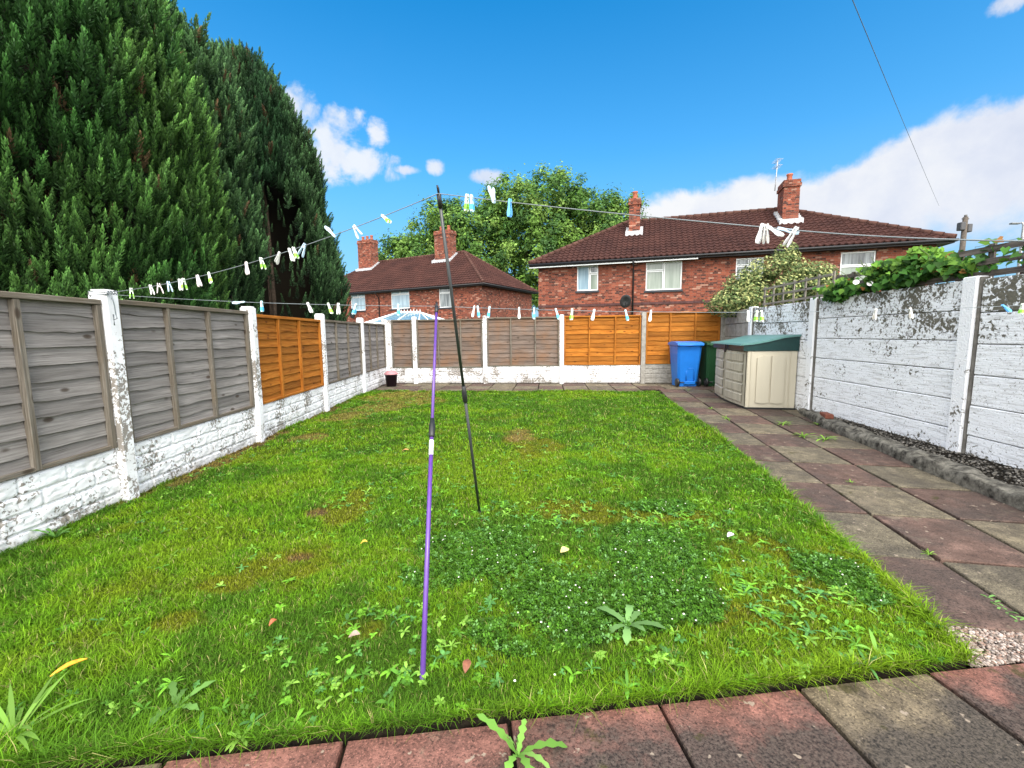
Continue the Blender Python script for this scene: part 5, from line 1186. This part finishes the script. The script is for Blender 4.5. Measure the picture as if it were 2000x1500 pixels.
def prop(base, top, tcol, m, label, name, lower_r, upper_r, sticker=None):
    base, top = Vector(base), Vector(top); root = empty('clothes_prop', base); tag(root, label, 'clothes prop', 'clothes props on the lawn'); d_ = top - base
    at = lambda t: d_ * t
    mb = MB(); mb.tube([at(0), at(tcol)], lower_r, 12); mb.build('lower_tube', m, root)
    mb = MB(); mb.tube([at(tcol), at(.975)], upper_r, 12); mb.build('upper_tube', m, root)
    mb = MB(); mb.tube([at(tcol - .025), at(tcol - .02), at(tcol + .012), at(tcol + .014), at(tcol + .03)], [lower_r + .001, lower_r + .006, lower_r + .006, lower_r + .003, lower_r + .002], 12); mb.build('collar', PLASTIC_BLACK, root)
    mb = MB(); mb.tube([at(.955), at(.985)], upper_r + .003, 12)
    sd_ = Vector((.0, 1, 0))
    for s_ in (-1, 1): mb.tube([at(.982), at(.99) + sd_ * .010 * s_, at(1.0) + sd_ * .015 * s_], .005, 6)
    mb.build('fork_tip', PLASTIC_BLACK, root)
    mb = MB(); mb.tube([at(-.004), at(.012)], lower_r + .002, 10); mb.build('foot_cap', PLASTIC_BLACK if m is POLE_BLACK else m, root)
    if sticker: mb = MB(); mb.tube([at(sticker[0]), at(sticker[1])], lower_r + .0008, 14, cap=False); mb.build('sticker', STICKER, root)
def t_of(base, top, py):
    return min(np.linspace(0, 1, 800), key=lambda t: abs(pj(np.array(base) * (1 - t) + np.array(top) * t)[1] - py))
b0 = gz(937, 1003, .02); prop(b0, BP, t_of(b0, BP, 772), POLE_BLACK, 'tall dark metal clothes prop holding up the upper washing line', 'black', .0098, .0088)
b1 = gz(825, 1332, .02); T2 = gy(853, 592, 2.9); prop(b1, T2, t_of(b1, T2, 838), PURPLE, 'slanting purple clothes prop with a white sticker, nearer than the dark one', 'purple', .0105, .0085, (t_of(b1, T2, 889), t_of(b1, T2, 861)))

PEGM = {'white': ((.78, .78, .77), (.78, .78, .77)), 'pink': ((.80, .72, .71), (.80, .72, .71)), 'green': ((.74, .82, .70), (.30, .66, .08)), 'blue': ((.52, .74, .80), (.08, .45, .70)), 'paleblue': ((.50, .66, .80), (.50, .66, .80)), 'sky': ((.14, .45, .85), (.14, .45, .85)), 'clear': ((.62, .62, .60), (.55, .53, .48))}
pm = {k: (plain('peg_' + k, a, .35, .4, var=.04), plain('peg_grip_' + k, b_, .4, .4, var=.04)) for k, (a, b_) in PEGM.items()}
def peg_mesh(kind, spread):
    """sprung plastic peg: two arms pinching the line near their jaws (+z), oval grips at the far end (-z)"""
    mb = MB()
    for s_ in (-1, 1):
        a = spread; 
        def P(x, z): return (s_ * (.0035 + math.sin(a) * max(0, .012 - z)) + x * 0, x, z)
        arm = [(.0045, .016), (.0065, .006), (.0055, -.018), (.0072, -.034), (.0098, -.050), (.0088, -.064), (.0045, -.073)]
        o = len(mb.v); n_ = len(arm)
        for hw, z in arm:
            c = P(0, z)
            for dx in (0, s_ * .0042):
                mb.v += [(c[0] + dx, -hw, z), (c[0] + dx, hw, z)]
        for i in range(n_ - 1):
            q = o + 4 * i
            for f in ((0, 1, 5, 4), (2, 6, 7, 3), (0, 4, 6, 2), (1, 3, 7, 5)): mb.face([q + k for k in f], 1 if 3 <= i <= 4 else 0)
        mb.face((o, o + 2, o + 3, o + 1)); q = o + 4 * (n_ - 1); mb.face((q, q + 1, q + 3, q + 2))
    mb.tube([(-.010, 0, -.012), (.010, 0, -.012)], .0045, 8); mb.tube([(-.008, .0, -.004), (.008, .0, -.004)], .0035, 6)
    me = mb.build('clothes_peg', list(pm[kind])); d_ = me.data; bpy.data.objects.remove(me); return d_
pegc = {}
def at_x(line, px, x0=-1e9):
    best = None
    for a, b_ in zip(line, line[1:]):
        (xa, _), (xb, _) = pj(a), pj(b_)
        if (a[1] > .5 and b_[1] > .5) and min(xa, xb) <= px <= max(xa, xb) and abs(xb - xa) > 1e-6:
            t = (px - xa) / (xb - xa); return a + (b_ - a) * t, (b_ - a) / np.linalg.norm(b_ - a)
def peg(line, px, kind, tilt, label, spread=.16, roll=0.0, yaw=None):
    p, d_ = at_x(line, px); k = (kind, round(spread, 2))
    if k not in pegc: pegc[k] = peg_mesh(kind, spread)
    o = link('clothes_peg', pegc[k], None, p); o.scale = (.86, .86, .86) if not (line is line1 and px > 1480) else (.72, .72, .72); tag(o, label, 'clothes peg', 'clothes pegs on the washing lines')
    ang = math.atan2(d_[1], d_[0])
    if 'open' in label: o.rotation_euler = (0, tilt, ang + random.uniform(-.3, .3))        # seen edge on, its arms spread along the line
    else: o.rotation_euler = (tilt, 0, ang + PI / 2 + random.uniform(-.35, .35))          # seen flat on, one arm either side of the line
    return o
U, Lw = line1, line2
for a in [(U, 256, 'green', .0, 'white peg with green grips hanging nearest to the left post'), (U, 294, 'white', -.45, 'white slanted peg second from the left post on the upper line'), (U, 310, 'pink', -.4, 'pinkish white slanted peg third from the left post on the upper line'), (U, 329, 'paleblue', -.4, 'pale blue slanted peg fourth from the left post on the upper line'),
          (U, 351, 'white', -.1, 'white upright peg in the hanging pair fifth from the left post'), (U, 358, 'green', -.05, 'green tinted peg hanging just below the fifth peg on the upper line'), (U, 386, 'pink', -.2, 'open pinkish peg left of a green one on the upper line before the big conifer'), (U, 408, 'green', -.4, 'green and white slanted peg right of an open pinkish one on the upper line'),
          (U, 481, 'pink', -.1, 'open pinkish peg lone in mid left span of the upper line'), (U, 510, 'green', -.4, 'pale green slanted peg right of the lone pinkish one on the upper line'), (U, 545, 'white', .7, 'white open peg lying back along the upper line before the dark conifer'), (U, 566, 'white', -.3, 'white peg in the tight bunch on the upper line before the dark conifer'), (U, 574, 'green', -.5, 'green edged peg in the tight bunch on the upper line before the dark conifer'),
          (U, 594, 'paleblue', .5, 'pale blue open peg right of the tight bunch on the upper line'), (U, 652, 'paleblue', 2.4, 'pale blue peg standing up above the upper line at the conifer edge'), (U, 693, 'clear', -.6, 'clear open peg on the upper line above the left chimney'), (U, 749, 'green', -.9, 'green peg against blue sky, last before the dark prop'),
          (U, 912, 'green', .1, 'peg with green grips first right of the dark prop on the upper line'), (U, 921, 'blue', -.05, 'peg with blue grips paired with a green one right of the dark prop'), (U, 964, 'paleblue', 2.9, 'pale blue peg standing on the upper line before the leafy tree'), (U, 996, 'sky', .05, 'solid blue peg hanging before the leafy tree'),
          (U, 1488, 'white', .2, 'white peg leftmost of the near bunch against the right roof'), (U, 1497, 'clear', .0, 'greyish white open peg hanging lowest in the near bunch against the right roof'), (U, 1504, 'white', -.9, 'white peg tilted to the right in the near bunch against the right roof'), (U, 1526, 'paleblue', -1.2, 'pale blue peg lying along the upper line below the tall chimney'), (U, 1553, 'white', .55, 'large white open slanted peg below the tall chimney on the upper line'),
          (Lw, 474, 'paleblue', 1.45, 'pale peg lying flat along the lower line before the conifer trunks'), (Lw, 511, 'blue', .0, 'blue peg on the lower line above the orange panel'), (Lw, 602, 'white', -.4, 'white slanted peg on the lower line above the right end of the left orange panel'), (Lw, 642, 'green', -.3, 'green and white peg on the lower line over the left house corner'), (Lw, 661, 'white', .05, 'white peg on the lower line beside the left house drainpipe'),
          (Lw, 695, 'blue', .3, 'blue peg on the lower line before the left house\'s left window'), (Lw, 778, 'blue', 0, 'teal blue peg on the lower line above the conservatory'), (Lw, 926, 'pink', .2, 'pinkish peg in the pair right of the dark prop on the lower line'), (Lw, 933, 'blue', -.1, 'blue peg in the pair right of the dark prop on the lower line'), (Lw, 956, 'blue', .15, 'blue peg above the second white concrete post of the back fence'),
          (Lw, 1014, 'white', 0, 'white peg above the middle of the third brown panel'), (Lw, 1043, 'blue', 0, 'blue gripped peg above the third brown panel, right of a white one'), (Lw, 1086, 'blue', -.3, 'blue and white slanted peg just left of the bright white post'), (Lw, 1117, 'green', .1, 'green gripped peg just right of the bright white post'), (Lw, 1160, 'white', .2, 'white peg above the middle orange panel, between a green and a blue one'),
          (Lw, 1222, 'blue', -.25, 'blue gripped slanted peg above the orange panel below the satellite dish'), (Lw, 1271, 'white', .1, 'white peg right of the bare grey post of the back fence'), (Lw, 1461, 'white', -.05, 'white peg before the grey concrete boards at the wall corner'), (Lw, 1478, 'green', .1, 'green gripped peg left in the pair before the wall corner'), (Lw, 1487, 'green', -.1, 'green gripped peg right in the pair before the wall corner'),
          (Lw, 1710, 'clear', .1, 'clear peg left of another before the lichened white wall'), (Lw, 1778, 'clear', -.2, 'clear peg right of another before the lichened white wall'), (Lw, 1960, 'sky', -.9, 'bright blue peg tilted across the lower line near the right frame edge'), (Lw, 1997, 'green', .1, 'green peg cut by the right frame edge on the lower line')]:
    peg(*a, spread=.05 if a[1] > 1480 and a[0] is U else random.choice([.05, .09, .17]))

# ------------------------------------------------------------------ pole, lamp, cable, neighbour's shed
p = gy(1878, 500, 26.0); root = empty('telegraph_pole', (p[0], p[1], 0)); tag(root, 'wooden telegraph pole with boxes near its top, right of the house', 'pole'); hp = gy(1878, 424, 26.0)[2]
mb = MB(); mb.tube([(0, 0, -.05), (0, 0, hp)], [.17, .12], 10); mb.build('shaft', plain('pole_wood', (.08, .066, .054), .9, var=.3), root)
mb = MB(); mb.box((-.34, -.15, hp - .75), (-.06, .15, hp - .3), .03); mb.box((.08, -.15, hp - .85), (.34, .15, hp - .4), .03); mb.build('junction_box', plain('pole_box', (.06, .06, .065), .6), root)
mb = MB(); mb.tube([(-.2, 0, hp - .1), (.2, 0, hp - .1)], .03, 6); mb.tube([(0, 0, hp - .05), (0, 0, hp + .12)], .07, 8); mb.build('finial', plain('pole_cap', (.07, .065, .06), .7), root)
p = gy(1991, 500, 30.0); root = empty('street_lamp', (p[0], p[1], 0)); tag(root, 'slim grey street lamp at the right frame edge beyond the trellis', 'street lamp'); hp = gy(1991, 434, 30.0)[2]
mb = MB(); mb.tube([(0, 0, -.05), (.05, 0, hp - .2), (-.1, 0, hp)], [.10, .07, .045], 8); mb.build('column', LEAD, root)
mb = MB(); mb.tube([(-.05, 0, hp - .02), (-.3, 0, hp - .05)], .04, 6); mb.box((-.85, -.12, hp - .13), (-.25, .12, hp - .03), .03); mb.build('lantern', plain('lamp_housing', (.16, .17, .18), .5), root)
a, b_ = gy(1670, 0, 4.5), gy(1834, 402, 19.0); a2 = a + (a - b_) * .5; pts = sag(a2, b_, .05, 24); mb = MB(); mb.tube([q - pts[0] for q in pts], .0035, 5)
tag(mb.build('overhead_cable', plain('cable_sheath', (.12, .16, .2), .6), None, pts[0]), 'thin overhead cable slanting down the sky to the right end of the house roof', 'cable')
root = empty('garden_shed', (6.3, 4.6, 0), -.06); tag(root, 'low neighbouring shed whose dark tiled roof shows behind the trellis at the right edge', 'shed')
mb = MB(); mb.box((0, -1.4, 0), (2.4, 1.0, 1.72)); mb.build('wall', BRICK, root)
mb = MB(); rtiles(mb, (-.15, -1.5, 1.74), (2.6, -1.5, 1.74), (2.6, -.2, 2.3), (-.15, -.2, 2.3)); rtiles(mb, (2.6, 1.1, 1.74), (-.15, 1.1, 1.74), (-.15, -.2, 2.3), (2.6, -.2, 2.3)); mb.poly([(-.02, -1.4, 1.72), (-.02, -.2, 2.28), (-.02, 1.0, 1.72)]); mb.build('roof', TILE, root, recalc=False)
